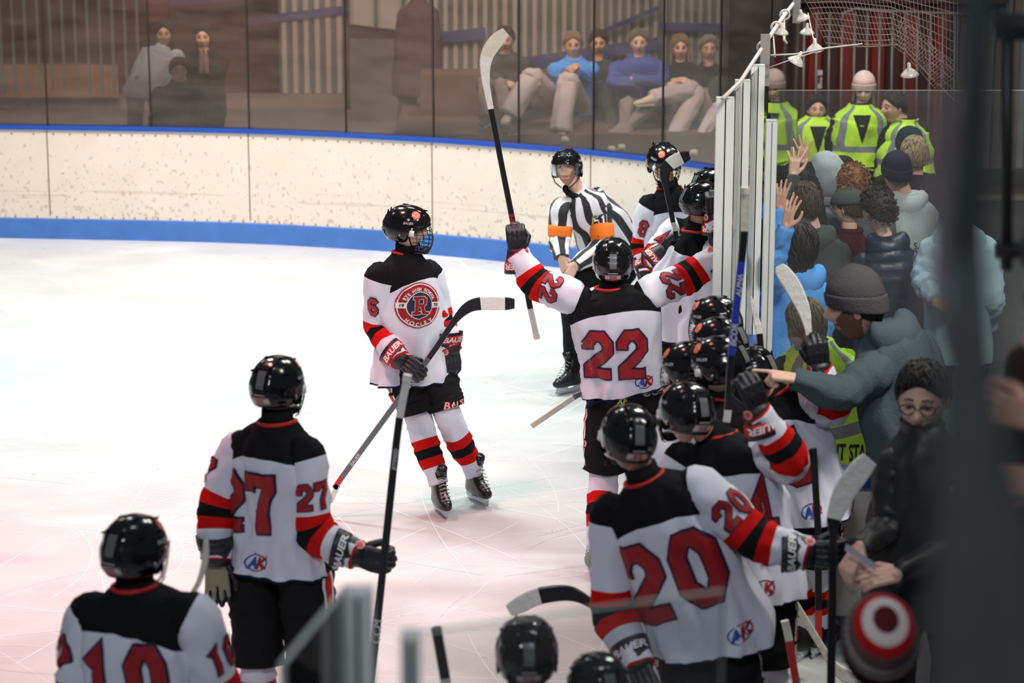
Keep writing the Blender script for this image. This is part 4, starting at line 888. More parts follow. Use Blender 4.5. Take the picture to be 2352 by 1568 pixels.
# board line: far boards curving into the right-hand side
BH = 1.05
seam = [(-60, 290), (107, 291.5), (345, 295), (570, 300), (792, 309), (992, 320), (1187, 334), (1357, 349), (1515, 367), (1643, 386)]
pts = [G(x, y, BH) for x, y in seam]; d0 = (pts[1]-pts[2]).normalized(); pts = [pts[1]+d0*3.9, pts[1]+d0*1.95]+pts[1:]
last = pts[-1]
side = [V((2.30, 19.0, BH)), V((2.42, 18.2, BH)), V((2.20, 17.1, BH)), V((1.86, 15.5, BH)), V((1.60, 14.3, BH))]
sd = [G(x, y, 2.63) for x, y in ((1838, 0), (1765, 100), (1741, 150), (1706, 185), (1666, 225))]
side = [V((p.x, p.y, BH)) for p in sd]
line = pts+[V((2.02, 19.35, BH)), V((2.13, 18.5, BH))]+side
def arr(l): return [[p.x, p.y] for p in l]
def panel(a, b, name, mats, z0=0, z1=BH, th=.05, par=None):
    mb = MB(); a = V((a[0], a[1], 0)); b = V((b[0], b[1], 0)); t = (b-a).normalized(); n = V((t.y, -t.x, 0)) 
    return a, b, t, n
def boards(L, name='trim_boards'):
    k = len(L)
    white_ = MB(); kick = MB(); cap = MB(); bk = MB(); P = [V((p.x, p.y, 0)) for p in L]; dn = cr(arr(P), (k-1)*4+1); D = [V((p[0], p[1], 0)) for p in dn]
    nm = []
    for i in range(len(D)):
        t = (D[min(i+1, len(D)-1)]-D[max(0, i-1)]).normalized(); nm.append(V((t.y, -t.x, 0)))
    def prof(mb, pr, m=0): mb.rings([[D[i]+nm[i]*a+V((0, 0, z)) for a, z in pr] for i in range(len(D))], m)
    prof(white_, [(0, .0), (0, BH-.02), (-.09, BH-.02), (-.09, 0)]); prof(kick, [(.012, 0), (.012, .185), (0.0, .195), (-.002, .195), (-.002, 0)]); prof(cap, [(.02, BH-.025), (.02, BH+.012), (-.11, BH+.012), (-.11, BH-.025)])
    prof(bk, [(-.092, BH-.03), (-.10, BH-.03), (-.10, 0), (-.092, 0)])
    return white_, kick, cap, D, nm, bk
wb, kb, cb, D, nm, bk = boards(line)
bo = wb.obj('dasher_board', [BOARD], None, smooth=False); tag(bo, 'long curved white dasher boards, scuffed with puck marks, along the far side of the ice', 'rink boards')
ko = kb.obj('kickplate', [KICK], bo, smooth=False); co = cb.obj('cap_rail', [bluep], bo, smooth=False); bk.obj('back_panel', [BACKP], bo, smooth=False)
mb = MB()
for i in (8, 16, 24, 32):       # board seams and bolt heads
    if i < len(D): p = D[i]+nm[i]*.002; mb = MB(); mb.box((p.x, p.y, .62), (.008, .008, .80)); mb.obj('panel_seam', [mat('seam_brown', (.16, .12, .08), .8)], bo, smooth=False)
mb = MB()
for i in range(len(D)-1):
    for f in (.2, .7): p = D[i].lerp(D[i+1], f)+nm[i]*.002; mb.ball((p.x, p.y, .985), .008, 0, 8, 5); mb.ball((p.x, p.y, .21), .008, 0, 8, 5)
mb.obj('bolt', [mat('bolt_brown', (.2, .15, .1), .6)], bo)['kind'] = 'stuff'
FG = glass_mat('arena_glass', (.86, .84, .82), .085, (.46, .38, .33)); FG2 = glass_mat('arena_glass_clear', (.93, .95, .94), .045, (.5, .5, .5))
mull = mat('glass_joint_black', (.02, .015, .013), .5)
W9 = ['first pane at the far left edge', 'with slatted tan panel behind', 'between the tan panel and the girl in white', 'in front of the woman in the white top', 'in front of the pale ribbed wall', 'with the mauve-jacketed figure behind it', 'behind the raised white stick blade', 'in front of crossed pale trousers', 'in front of the blue hoodie', 'in front of two people in dark tops', 'beyond the white end posts', 'at the rounded corner', 'at the corner turn']
for i in range(len(pts)-1+2):
    a, b = V((line[i].x, line[i].y, 0)), V((line[i+1].x, line[i+1].y, 0)); t = (b-a).normalized(); n = V((t.y, -t.x, 0)); off = n*-.04; h = 2.9
    q = MB(); z0 = BH+.012
    q.add([a+off+t*.006+V((0, 0, z0)), b+off-t*.006+V((0, 0, z0)), b+off-t*.006+V((0, 0, h)), a+off+t*.006+V((0, 0, h))], [(0, 1, 2, 3)]); q.add([a+off-n*.012+t*.006+V((0, 0, z0)), b+off-n*.012-t*.006+V((0, 0, z0)), b+off-n*.012-t*.006+V((0, 0, h)), a+off-n*.012+t*.006+V((0, 0, h))], [(3, 2, 1, 0)])
    g = q.obj('rink_glass', [FG], None, smooth=False); tag(g, 'tall clear arena glass pane '+W9[min(i, 12)], 'glass pane', 'glass panes on the far boards')
    q = MB(); q.box((0, 0, (z0+h)/2), (.012, .022, h-z0), 0, M.Translation(b+off) @ basis(X=t, Z=(0, 0, 1)).to_3x3().to_4x4()); q.obj('joint_strip', [mull], g, smooth=False)
# end posts: clustered pale aluminium stanchions of the bench gate
def stanchion(p, t, h, wd, dp, label, clip=True):
    E = empty('glass_stanchion', (p.x, p.y, 0), label, 'glass post', 'aluminium glass stanchions'); X = basis(X=t, Z=(0, 0, 1)).to_3x3().to_4x4(); q = MB()
    for k in (-1, 1): q.box((k*wd*.27, 0, BH/2+h/2), (wd*.46, dp, h-BH), 0, X)
    q.box((0, 0, BH/2+h/2), (wd*.3, dp*.8, h-BH-.004), 0, X); q.obj('extrusion', [alum], E, smooth=False)
    g = MB(); g.box((0, -dp*.41, BH/2+h/2), (.006, .004, h-BH-.02), 0, X); g.obj('gasket', [mull], E, smooth=False); c = MB(); c.box((0, 0, h+.002), (wd, dp, .006), 0, X); c.obj('end_cap', [mat('cap_pale', (.62, .66, .63), .4)], E, smooth=False)
    return E
for (p, lab, wd) in ((sd[4], 'frontmost wide pale aluminium glass post right of the raised arms', .092), (sd[3], 'middle of the pale glass posts, with a scribble near its top', .080), (sd[2], 'tallest-looking pale glass post behind the middle one', .076)):
    stanchion(p, (1, 0, 0), 2.63, wd, .05, lab)
P4 = W(1762, 700, Yk(455)); stanchion(V((P4.x, P4.y, 0)), (1, 0, 0), 2.63, .052, .05, 'narrow white glass post at the left edge of the crowd glass')
for i in range(len(side)-1):
    a, b = V((side[i].x, side[i].y, 0)), V((side[i+1].x, side[i+1].y, 0)); t = (b-a).normalized(); q = MB(); q.box((0, 0, 0), ((b-a).length-.07, .01, 2.60-BH), 0, M.Translation((a+b)/2+V((0, 0, BH/2+1.31))) @ basis(X=t, Z=(0, 0, 1)).to_3x3().to_4x4())
    tag(q.obj('rink_glass', [FG2], None, smooth=False), ['farthest side glass pane where the white cord runs', 'side glass pane behind the tallest post', 'narrow side glass pane between the two rear posts', 'nearest side glass pane beside the wide post'][i], 'glass pane', 'side glass panes')
# cross boards with crowd glass
YB = P4.y; capz = W(1950, 1090, YB).z; x0, x1 = P4.x+.0, P4.x+3.2
mb = MB(); mb.box(((x0+x1)/2, YB+.05, capz/2-.01), (x1-x0, .09, capz-.02)); bb = mb.obj('dasher_board', [BOARD], None, smooth=False); tag(bb, 'white boards with blue cap between players and crowd at right', 'rink boards')
mb = MB(); mb.box(((x0+x1)/2, YB+.04, capz-.01), (x1-x0, .14, .06)); mb.box(((x0+x1)/2, YB-.02, capz-.045), (x1-x0, .03, .03)); mb.obj('cap_rail', [bluep], bb, smooth=False)
mb = MB(); mb.box(((x0+x1)/2, YB+.0, .06), (x1-x0, .02, .12)); mb.obj('kickplate', [mat('kick_grey', (.10, .10, .11), .6)], bb, smooth=False)
gt = W(1950, 210, YB).z; mb = MB(); a = W(1775, 220, YB); bx = x1; r = .03; prof = [(a.x, capz+.03), (bx, capz+.03), (bx, gt), (a.x+r, gt), (a.x+.008, gt-.008), (a.x, gt-r)]
mb.add([(x, YB+.045+d_, z) for d_ in (-.006, .006) for x, z in prof], [tuple(range(6)), tuple(range(6, 12))[::-1]]+[(i, (i+1) % 6, 6+(i+1) % 6, 6+i) for i in range(6)], [0, 0, 1, 1, 1, 1, 1, 1])
tag(mb.obj('rink_glass', [FG2, mat('glass_edge', (.46, .52, .48), .25)], None, smooth=False), 'large rounded-corner glass pane in front of the crowd', 'glass pane')
# bleacher floor where spectators stand
def slab(c, d_, name, m_=rubber, lab=None): q = MB(); q.box(c, d_); return struct(q, name, [m_])
mb = MB(); mb.add([(p.x+.12, p.y, .012) for p in side[::-1]]+[(2.2, 19.4, .012), (1.9, 20.4, .012), (1.9, 24.4, .012), (9, 24.4, .012), (9, YB+.1, .012), (side[-1].x+.12, YB+.1, .012)], [tuple(range(len(side)+6))[::-1]]); struct(mb, 'floor_stand', [rubber])
slab((3.71, 7.85, .12), (4.58, 5.1, .24), 'floor_bench', rubber); slab((3.9, 10.97, .12), (4.2, 1.14, .24), 'floor_bench', rubber); slab((1.0, 5.9, .12), (.84, 2.6, .24), 'floor_bench', rubber)
slab((-5.35, 24.9, .28), (15.3, 4.6, .56), 'floor_stand', conc)
slab((.65, 23.6, .76), (3.5, 2.2, .40), 'floor_step', mat('bench_brown', (.13, .085, .07), .8, var=(4, .25)))
# back walls
WY = 27.6
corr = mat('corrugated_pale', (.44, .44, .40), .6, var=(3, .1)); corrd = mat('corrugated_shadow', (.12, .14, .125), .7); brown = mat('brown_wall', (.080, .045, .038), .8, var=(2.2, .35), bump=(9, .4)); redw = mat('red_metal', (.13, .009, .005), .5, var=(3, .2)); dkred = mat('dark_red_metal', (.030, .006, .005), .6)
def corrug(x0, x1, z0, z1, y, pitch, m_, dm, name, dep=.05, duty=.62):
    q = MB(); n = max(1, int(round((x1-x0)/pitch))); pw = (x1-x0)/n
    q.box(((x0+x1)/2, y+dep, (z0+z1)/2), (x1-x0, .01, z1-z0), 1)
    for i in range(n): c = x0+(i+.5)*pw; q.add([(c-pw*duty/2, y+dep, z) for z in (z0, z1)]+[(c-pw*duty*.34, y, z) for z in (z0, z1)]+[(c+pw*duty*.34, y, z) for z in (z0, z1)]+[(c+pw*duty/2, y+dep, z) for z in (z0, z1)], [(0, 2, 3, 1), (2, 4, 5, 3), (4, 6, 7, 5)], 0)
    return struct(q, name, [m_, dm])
def X_(px, Y=WY): return W(px, 100, Y).x
def Z_(py, Y=WY): return W(1176, py, Y).z
q = MB(); q.box((0, WY+.35, 4), (30, .1, 10)); struct(q, 'wall_far', [brown])
q = MB(); q.box(((X_(-200)+X_(1700))/2, WY-.15, (Z_(216))/2), (X_(1700)-X_(-200), .5, Z_(216))); struct(q, 'trim_plinth', [mat('plinth_grey', (.235, .20, .18), .85, var=(3, .2))])
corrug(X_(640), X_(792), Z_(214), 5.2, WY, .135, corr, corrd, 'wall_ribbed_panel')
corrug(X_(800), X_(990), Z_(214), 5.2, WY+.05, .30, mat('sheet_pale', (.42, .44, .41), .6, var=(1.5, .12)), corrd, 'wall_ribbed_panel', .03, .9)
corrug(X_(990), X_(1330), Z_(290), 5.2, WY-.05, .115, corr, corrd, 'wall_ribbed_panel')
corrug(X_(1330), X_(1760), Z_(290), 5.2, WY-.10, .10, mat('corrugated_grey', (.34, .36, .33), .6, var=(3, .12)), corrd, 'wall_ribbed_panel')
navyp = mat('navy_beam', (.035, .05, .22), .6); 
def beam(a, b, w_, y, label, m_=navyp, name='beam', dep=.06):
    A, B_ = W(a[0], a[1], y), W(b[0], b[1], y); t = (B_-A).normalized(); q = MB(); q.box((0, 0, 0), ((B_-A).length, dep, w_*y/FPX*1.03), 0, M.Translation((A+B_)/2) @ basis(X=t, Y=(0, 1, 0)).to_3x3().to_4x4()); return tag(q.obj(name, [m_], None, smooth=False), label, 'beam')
beam((345, 14), (640, -20), 16, WY-.05, 'purple-blue beam crossing the brown wall above the woman in white', mat('purple_beam', (.07, .03, .14), .6))
beam((570, 50), (640, 42), 17, WY-.06, 'short purple beam beside the ribbed wall', mat('purple_beam', (.07, .03, .14), .6))
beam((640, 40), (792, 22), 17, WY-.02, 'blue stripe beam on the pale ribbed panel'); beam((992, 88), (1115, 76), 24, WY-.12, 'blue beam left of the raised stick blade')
beam((1187, 148), (1512, 100), 26, WY-.2, 'blue reflected band running behind the seated spectators'); beam((1380, 75), (1512, 18), 9, WY-.25, 'thin slanted blue reflected line above the blue hoodie')  # blue diagonals are reflections in the glass, built as solid beams
beam((1360, 290), (1530, 190), 30, 25.6, 'thick slanted blue reflected band below the blue hoodie'); beam((1515, 62), (1760, 66), 18, WY-.2, 'blue beam at the top right of the far stand')  # the slanted one stands in for a blue reflection
beam((792, 70), (905, 84), 30, WY-.4, 'dark horizontal beam over the grey mesh screen', mat('dark_brown', (.03, .018, .014), .6)); beam((797, 55), (801, 300), 13, WY-.45, 'dark brown upright beside the mesh screen', mat('dark_brown', (.03, .018, .014), .6))
beam((364, -40), (364, 50), 38, WY-.3, 'dark red upright column above the woman in white', mat('dark_red_column', (.12, .008, .008), .6))
q = MB(); A, B_ = W(806, 300, 26.2), W(940, 90, 26.2); q.add([(A.x, 26.2, A.z), (B_.x, 26.2, A.z), (B_.x, 26.2, B_.z), (A.x, 26.2, B_.z)], [(0, 1, 2, 3)]); q.box(((A.x+B_.x)/2, 26.22, (A.z+B_.z)/2), (B_.x-A.x, .02, B_.z-A.z)); tag(q.obj('mesh_screen', [mat('mesh_grey', (.15, .15, .15), .9, bump=(200, .8), var=(6, .2))], None, smooth=False), 'grey mesh screen hanging under the dark beam', 'screen')
q = MB(); q.box((0, 0, 0), (X_(265, 27)-X_(-120, 27), .06, (Z_(150, 27)-Z_(226, 27)))); o = q.obj('wood_panel', [mat('tan_wood', (.34, .20, .095), .7, var=(4, .25))], None, smooth=False, off=(-(X_(265, 27)+X_(-120, 27))/2, -27.1, -(Z_(150, 27)+Z_(226, 27))/2)); tag(o, 'tan wooden panel behind the railing at far left', 'panel')
E = empty('railing', (X_(120, 26.8), 26.8, 0), 'thin grey upright railing in front of the tan panel and brown wall', 'railing')
for i in range(12):
    px = 2+i*28.6; q = MB(); q.box((0, 0, 0), (.030, .03, 3.0)); q.obj('baluster', [mat('rail_grey', (.13, .16, .155), .5)], E, smooth=False, off=(-(X_(px, 26.8)-E.location.x), 0, -(Z_(215, 26.8)+1.5)))
# red wall and railings behind the crowd
RY = 24.5
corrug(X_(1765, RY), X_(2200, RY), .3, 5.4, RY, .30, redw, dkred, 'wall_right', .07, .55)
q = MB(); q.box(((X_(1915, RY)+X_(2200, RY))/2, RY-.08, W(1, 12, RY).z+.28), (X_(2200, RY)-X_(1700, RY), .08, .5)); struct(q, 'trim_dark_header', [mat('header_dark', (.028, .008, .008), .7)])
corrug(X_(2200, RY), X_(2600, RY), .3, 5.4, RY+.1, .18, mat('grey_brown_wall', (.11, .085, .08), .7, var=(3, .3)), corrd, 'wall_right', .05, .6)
E = empty('railing', (X_(2000, 23.6), 23.6, 0), 'tall grey metal railing in front of the red wall', 'railing'); rg = mat('rail_metal', (.11, .10, .10), .4, .4)
for i in range(15):
    px = 1790+i*29; a = W(px, 235, 23.6); b = W(px, 28, 23.6); q = MB(); q.tube([V((a.x, a.y, 0)), b], .014, 8); q.obj('baluster', [rg], E, off=E.location)
q = MB(); q.tube([W(1930, 60, 23.6), W(1940, 30, 23.6), W(1965, 20, 23.6), W(2045, 26, 23.6), W(2190, 32, 23.6), W(2230, 34, 23.6)], .018, 8); q.obj('top_rail', [rg], E, off=E.location)
q = MB(); q.box((0, 0, 0), (.062, .02, .18)); o = q.obj('wall_sign', [mat('sign_pale', (.60, .52, .52), .6)], None, smooth=False, off=(-W(1881, 182, 24.2).x, -24.2, -W(1881, 182, 24.2).z)); tag(o, 'small pale sign with a T mark on the red wall', 'sign')
o2 = decal([(text('T', .075, bold=.04), 0, 0)], None, W(1881, 182, 24.15), (1, 0, 0), (0, -1, 0), 0).obj('printed_letter', [cloth_blk], o, smooth=False, off=(0, .0, 0))
# ---------------------------------------------------------------- players and referee
T_ = 'white jersey'
person('p6', 'player number 6 with round club crest on his chest, stick across the waist', 13.95, dict(hd=(936, 522), nk=(934, 590, .02), shR=(876, 634, -.07), shL=(982, 630, .07), elR=(868, 752, -.02), wrR=(918, 822, -.22), elL=(1010, 742, .06), wrL=(1034, 796, -.02), pv=(950, 808), hpR=(922, 830, -.03), hpL=(992, 830, .03), knR=(962, 962, -.06), knL=(1030, 955, -.04), anR=('g', 1008, 1118, .157), anL=('g', 1090, 1092, .157)),
  head=(78, 6, 0), kit='player', name='hockey_player', num='6', back=False, crest=True, hem=.17, thigh='BAUER', shl=.86, hair=None, toeR=(.35, -1, 0), toeL=(.55, -1, 0), gloveR=dict(x=(.75, -.35, -.5), z=(-.1, -1, .45)), gloveL=dict(x=(.05, -.1, -1), z=(.5, -.8, 0)), cx=.0, snnR=(-.35, -1, .1), sn='R', skin=skin2)
person('p22', 'player number 22 seen from behind with both arms raised wide', 12.85, dict(hd=(1408, 602), nk=(1404, 672), shL=(1318, 682, 0), shR=(1494, 672, 0), elL=(1234, 652, .10), wrL=(1190, 588, .15), elR=(1574, 640, .08), wrR=(1646, 588, .12), pv=(1438, 890), knL=(1388, 1080), anL=('g', 1372, 1268, .157), knR=(1492, 1080), anR=('g', 1500, 1270, .157)),
  head=(178, -6, 0), name='hockey_player', num='22', nape='22', hem=.005, hip=(1, 0, .30), hipk=1, waist=[('XF', .03, -.03, -.035, lime), ('CCM', .045, .15, -.0, silver)], nx=-.03, nv=.42, nH=.265, akx=.10, gloveL=dict(x=(-.1, .05, 1), z=(0, -1, .1)), gloveR=dict(x=(.35, .1, 1), z=(0, -1, 0)), snnR=(.1, -1, .3), snnL=(-.1, -1, .3), hair=None)
person('p27', 'player number 27 in white jersey from behind, gripping an upright black stick', 10.1, dict(hd=(636, 886), nk=(637, 982, -.02), shL=(556, 1030, .08), shR=(698, 1046, -.10), elR=(722, 1222, -.14), wrR=(812, 1268, -.22), elL=(500, 1165, .03), wrL=(496, 1272, -.04), pv=(640, 1268), hpR=(700, 1300, -.05), hpL=(588, 1300, .05), knR=(715, 1520, -.05), knL=(592, 1520, 0)),
  head=(155, 4, 0), name='hockey_player', num='27', nape='27', hem=.07, nx=-.06, akx=.0, cuff=1, nv=.47, gloveR=dict(x=(1, -.15, -.25), thumb=(.11, 0, 1)), gloveL=dict(x=(.03, 0, -1), z=(0, 1, 0), open=True), snnR=(.35, -1, 0), shl=1.0, skin=skin2)
person('p10', 'player at the lower left corner from behind, only helmet, black shoulders and number top showing', 8.3, dict(hd=(308, 1264), nk=(310, 1362), shL=(212, 1410, .03), shR=(440, 1412, -.05), elL=(182, 1580), elR=(496, 1585), pv=(322, 1690)), head=(152, 4, 0), name='hockey_player', num='10', nape='10', face='full', nH=.26, nv=.50, hair=None)
person('p20', 'player number 20 leaning toward the bench, largest white jersey, seen from behind', 9.31, dict(hd=(1444, 1004), nk=(1486, 1112, 0), shL=(1408, 1182, .04), shR=(1606, 1120, -.04), elL=(1408, 1400, .0), wrL=(1462, 1520, -.15), elR=(1738, 1238, -.12), wrR=(1846, 1268, -.18), pv=(1618, 1410), knL=(1600, 1680), knR=(1700, 1680)),
  head=(194, 0, -6), name='hockey_player', num='20', nape='20', hem=.14, hip=(1, 0, .8), hipk=.75, cuff=1, nH=.33, nv=.42, nx=-.02, akx=.14, gloveR=dict(x=(1, -.1, .0), thumb=(0, .1, 1)), snnR=(.5, -1, .3), sn='R', w=1.10)
person('p14', 'player with 14 on the back of the helmet, behind number 20', 9.95, dict(hd=(1577, 948, 0), nk=(1652, 1012, .05), shL=(1570, 1062, .05), shR=(1752, 1040, 0), elR=(1822, 1058, -.16), wrR=(1742, 952, -.2), elL=(1545, 1190), pv=(1712, 1290)), head=(207, 4, -6), name='hockey_player', num='24', nape='14', nH=.28, nv=.42, nx=.02, sn='', gloveR=dict(x=(-.35, 0, 1), z=(.3, -1, 0)))
person('p15', 'player pressed against the bench boards, raising a white-bladed stick toward the crowd', 11.25, dict(hd=(1722, 856, -.1), nk=(1782, 912, 0), shL=(1738, 962, .05), shR=(1858, 918, -.02), elR=(1918, 940, -.10), wrR=(1882, 852, -.16), pv=(1836, 1118), knL=(1832, 1290), knR=(1876, 1290), anL=('g', 1852, 1440, .157), anR=('g', 1886, 1432, .157)),
  head=(230, 10, 0), name='hockey_player', num='5', nH=.28, nv=.42, nx=.04, sn='', hem=.15, toeL=(.5, .8, 0), toeR=(.5, .8, 0), gloveR=dict(x=(-.15, 0, 1), z=(0, -1, .1)))
person('pa', 'rearmost helmeted player of the pile beside the posts', 11.4, dict(hd=(1645, 742)), head=(222, 6, 0), name='hockey_player', group=None, hem=.15)
person('pb', 'second helmeted player of the pile, orange badge at mid height', 11.0, dict(hd=(1652, 792)), head=(232, 8, 0), name='hockey_player')
person('pd', 'player at the front of the pile with skin showing below the helmet', 10.55, dict(hd=(1652, 838), nk=(1672, 925, .03)), head=(236, 10, 0), name='hockey_player', skin=skin2)
person('pc', 'player at the left of the pile with shiny cage, above the 14 helmet', 10.7, dict(hd=(1583, 850)), head=(225, 12, 0), name='hockey_player')
person('p3', 'player facing the camera by the far boards, stick blade in front of the cage', 16.4, dict(hd=(1524, 372), nk=(1538, 440, .02), shR=(1494, 474, -.03), shL=(1594, 466, .03), elR=(1478, 562), wrR=(1482, 622, -.1), pv=(1545, 615)), head=(28, 18, 0), name='hockey_player', num='8', back=False, snnR=(-.3, -1, 0), sn='R', famp=.012)
person('p4', 'player with sleeve number 4 raising a stick with taped blade', 15.4, dict(hd=(1634, 432), nk=(1612, 506), shL=(1552, 530, .0), shR=(1660, 540, 0), elL=(1502, 592, -.08), wrL=(1516, 584, -.28), pv=(1600, 720)), head=(120, 5, 0), yaw=170, name='hockey_player', num='4', sn='L', back=False, snnL=(-.5, -1, .4), gloveL=dict(x=(.75, .1, .6), z=(-.5, -1, .1)))
person('pg', 'player in a long white jersey partly behind the wide post, glove up beside the helmet', 14.75, dict(hd=(1614, 464), nk=(1596, 540), shL=(1566, 585, .06), shR=(1632, 596, -.08), elR=(1668, 560, -.12), wrR=(1640, 505, -.12), pv=(1578, 705)), head=(110, 6, 0), name='hockey_player', num='25', back=True, nv=.5, nH=.01, hem=.20, akx=-.12, sn='', gloveR=dict(x=(-.05, 0, 1), z=(0, -1, 0)), w=1.15)
person('pm', 'player low at the bottom edge, helmet tilted, left of number 20', 8.05, dict(hd=(1210, 1500)), head=(183, 0, 0), name='hockey_player', nape='12')
person('pn', 'lowest helmet at the bottom edge, just right of another black helmet', 7.95, dict(hd=(1376, 1584)), head=(196, 8, 0), name='hockey_player', nape='18')
person('ref', 'referee in black and white stripes with orange armbands, crouching by the far boards', 16.85, dict(hd=(1302, 384), nk=(1328, 446, .04), shR=(1290, 478, -.02), shL=(1376, 474, .06), elR=(1285, 548, -.04), wrR=(1290, 592, -.18), elL=(1386, 562, -.04), wrL=(1322, 608, -.22), pv=(1422, 588, .25), hpR=(1392, 612, .22), hpL=(1436, 612, .28), knR=(1312, 646, -.15), knL=(1392, 690, .05), anR=('g', 1318, 850, .157), anL=('g', 1420, 860, .157)),
  head=(-12, -5, -4), kit='ref', name='referee', face='visor', beard=mat('beard_ginger', (.38, .22, .15), .8), browm=hbrown, handR=('relax', (.3, -.2, -1), (-.6, -1, .3)), handL=('relax', (-.5, -.2, -.8), (.2, -1, .5)), toeR=(-.75, -.65, 0), skin=skin2)
# ---------------------------------------------------------------- sticks
SM = [carbon, tapew, carbg, stickred, stickblu, tapec, lime]
def sec(l, Y):   # (px, py, dY, width, thickness)
    return [(W(a[0], a[1], Y+a[2]), a[3], a[4]) for a in l]
SW, ST = .032, .022
stick('black stick with white-taped blade held across the waist of number 6', sec([(758, 1152, .0, SW, ST), (775, 1116, 0, SW, ST), (786, 1095, 0, SW, ST), (985, 822, -.0, SW, ST), (1040, 742, 0, .036, ST), (1072, 708, 0, .062, .014), (1104, 697, .0, .076, .012), (1160, 697, .0, .076, .010), (1182, 697, .0, .056, .009)], 13.68), [('grip_tape', 5), ('grip_tape', 3), ('shaft', 2), ('shaft', 0), ('blade', 0), ('blade', 0), ('blade', 1), ('blade', 0)], SM, prints=[('VAPOR', (2, 3, .78), .022, silver, 1), ('BAUER', (2, 3, .15), .02, silver, 1)], knob=False)
stick('black stick with cream-taped blade thrust high by number 22', sec([(1233, 776, .0, SW, ST), (1218, 708, 0, SW, ST), (1212, 676, 0, SW, ST), (1196, 600, 0, SW, ST), (1127, 250, 0, SW, ST), (1115, 178, 0, .046, .018), (1118, 130, 0, .070, .012), (1140, 94, 0, .078, .010), (1162, 73, 0, .050, .009)], 13.12), [('grip_tape', 1), ('shaft', 0), ('shaft', 3), ('shaft', 0), ('blade', 1), ('blade', 1), ('blade', 5), ('blade', 5)], SM, prints=[('SUPREME', (3, 4, .25), .02, stickred, 1)])
stick('upright black stick held by number 27, white tape at its top', sec([(936, 862, .0, SW, ST), (918, 958, 0, SW, ST), (898, 1130, 0, SW, ST), (845, 1640, 0, SW, ST)], 9.72), [('grip_tape', 1), ('shaft', 0), ('shaft', 0)], SM, prints=[('CCM', (2, 3, .62), .035, silver, -1), ('JETSPEED', (1, 2, .55), .016, silver, -1)])
stick('thin grey-white stick shaft poking out left of the hip of number 22', sec([(1221, 978, .0, SW, ST), (1318, 912, 0, SW, ST), (1345, 897, 0, SW, ST), (1500, 800, 0, SW, ST)], 13.15), [('grip_tape', 5), ('shaft', 2), ('shaft', 4)], SM, knob=False)
stick('dark stick held upright before the far player, white tape near its tip', sec([(1560, 640, .0, SW, ST), (1551, 530, 0, SW, ST), (1546, 510, 0, SW, ST), (1532, 440, 0, .036, ST), (1527, 400, 0, .062, .014), (1538, 378, 0, .080, .012), (1566, 362, 0, .08, .010), (1584, 356, .0, .05, .009)], 15.1), [('shaft', 0), ('shaft', 5), ('shaft', 0), ('shaft', 0), ('blade', 0), ('blade', 1), ('blade', 0)], SM, knob=False)
stick('blue and black stick standing in front of the glass posts', sec([(1711, 432, .0, SW, ST), (1709, 530, 0, SW, ST), (1703, 600, 0, SW, ST), (1680, 815, 0, SW, ST), (1672, 940, 0, SW, ST), (1668, 968, 0, SW, ST)], 10.05), [('grip_tape', 5), ('shaft', 0), ('shaft', 4), ('shaft', 0), ('shaft', 1)], SM, prints=[('ALPHA', (2, 3, .25), .022, silver, -1), ('BCOR', (2, 3, .78), .026, silver, -1)])
stick('narrow stick seen edge-on with a pale blade beside the glass posts', sec([(1752, 860, .0, SW, ST), (1744, 765, 0, SW, ST), (1738, 735, 0, .03, .012), (1730, 700, 0, .022, .012), (1726, 682, 0, .008, .01)], 11.5), [('shaft', 0), ('blade', 1), ('blade', 1), ('blade', 1)], SM, knob=False)
stick('white-bladed stick held up before the blond-haired spectator', sec([(1872, 850, .0, SW, ST), (1862, 800, 0, SW, ST), (1856, 756, 0, .034, .02), (1846, 712, 0, .060, .014), (1822, 660, 0, .080, .012), (1798, 624, .0, .07, .010), (1790, 610, 0, .04, .009)], 11.12), [('shaft', 0), ('blade', 1), ('blade', 1), ('blade', 1), ('blade', 1), ('blade', 1)], SM, knob=False)
stick('black stick of number 20 with a broad white-taped blade upright against the boards', sec([(1908, 1640, .0, SW, ST), (1912, 1300, 0, SW, ST), (1914, 1230, 0, SW, ST), (1916, 1190, 0, .058, .014), (1940, 1130, 0, .088, .012), (1975, 1080, 0, .090, .010), (1998, 1054, 0, .070, .009)], 9.02), [('shaft', 0), ('shaft', 0), ('blade', 0), ('blade', 1), ('blade', 1), ('blade', 1)], SM, knob=False)
stick('stick with half-taped blade pointing left at the bottom, above the lowest helmets', sec([(1560, 1560, .0, SW, ST), (1400, 1418, 0, SW, ST), (1352, 1382, 0, .040, ST), (1305, 1362, 0, .066, .014), (1240, 1368, 0, .074, .012), (1195, 1388, 0, .074, .010), (1168, 1402, 0, .05, .009)], 9.75), [('shaft', 0), ('shaft', 0), ('shaft', 0), ('blade', 0), ('blade', 1), ('blade', 1)], SM, knob=False)
stick('short black-taped stick butt rising from the bottom edge', sec([(1002, 1443, .0, .036, .03), (1022, 1555, 0, .036, .03), (1034, 1640, 0, SW, ST)], 8.0), [('grip_tape', 0), ('shaft', 5)], SM)
stick('pale bent stick blade seen edge-on beside the number 27 glove', sec([(430, 1385, .0, .02, ST), (455, 1340, 0, .02, .02), (468, 1300, 0, .024, .014), (473, 1265, 0, .024, .012), (473, 1240, 0, .018, .010)], 8.5), [('shaft', 5), ('blade', 5), ('blade', 5), ('blade', 5)], SM, knob=False)
stick('dark stick shaft with red lower end along the player by the bench boards', sec([(1868, 1030, .0, SW, ST), (1878, 1200, 0, SW, ST), (1880, 1400, 0, SW, ST), (1880, 1470, 0, SW, ST)], 11.0), [('shaft', 0), ('shaft', 0), ('shaft', 3)], SM, knob=False)
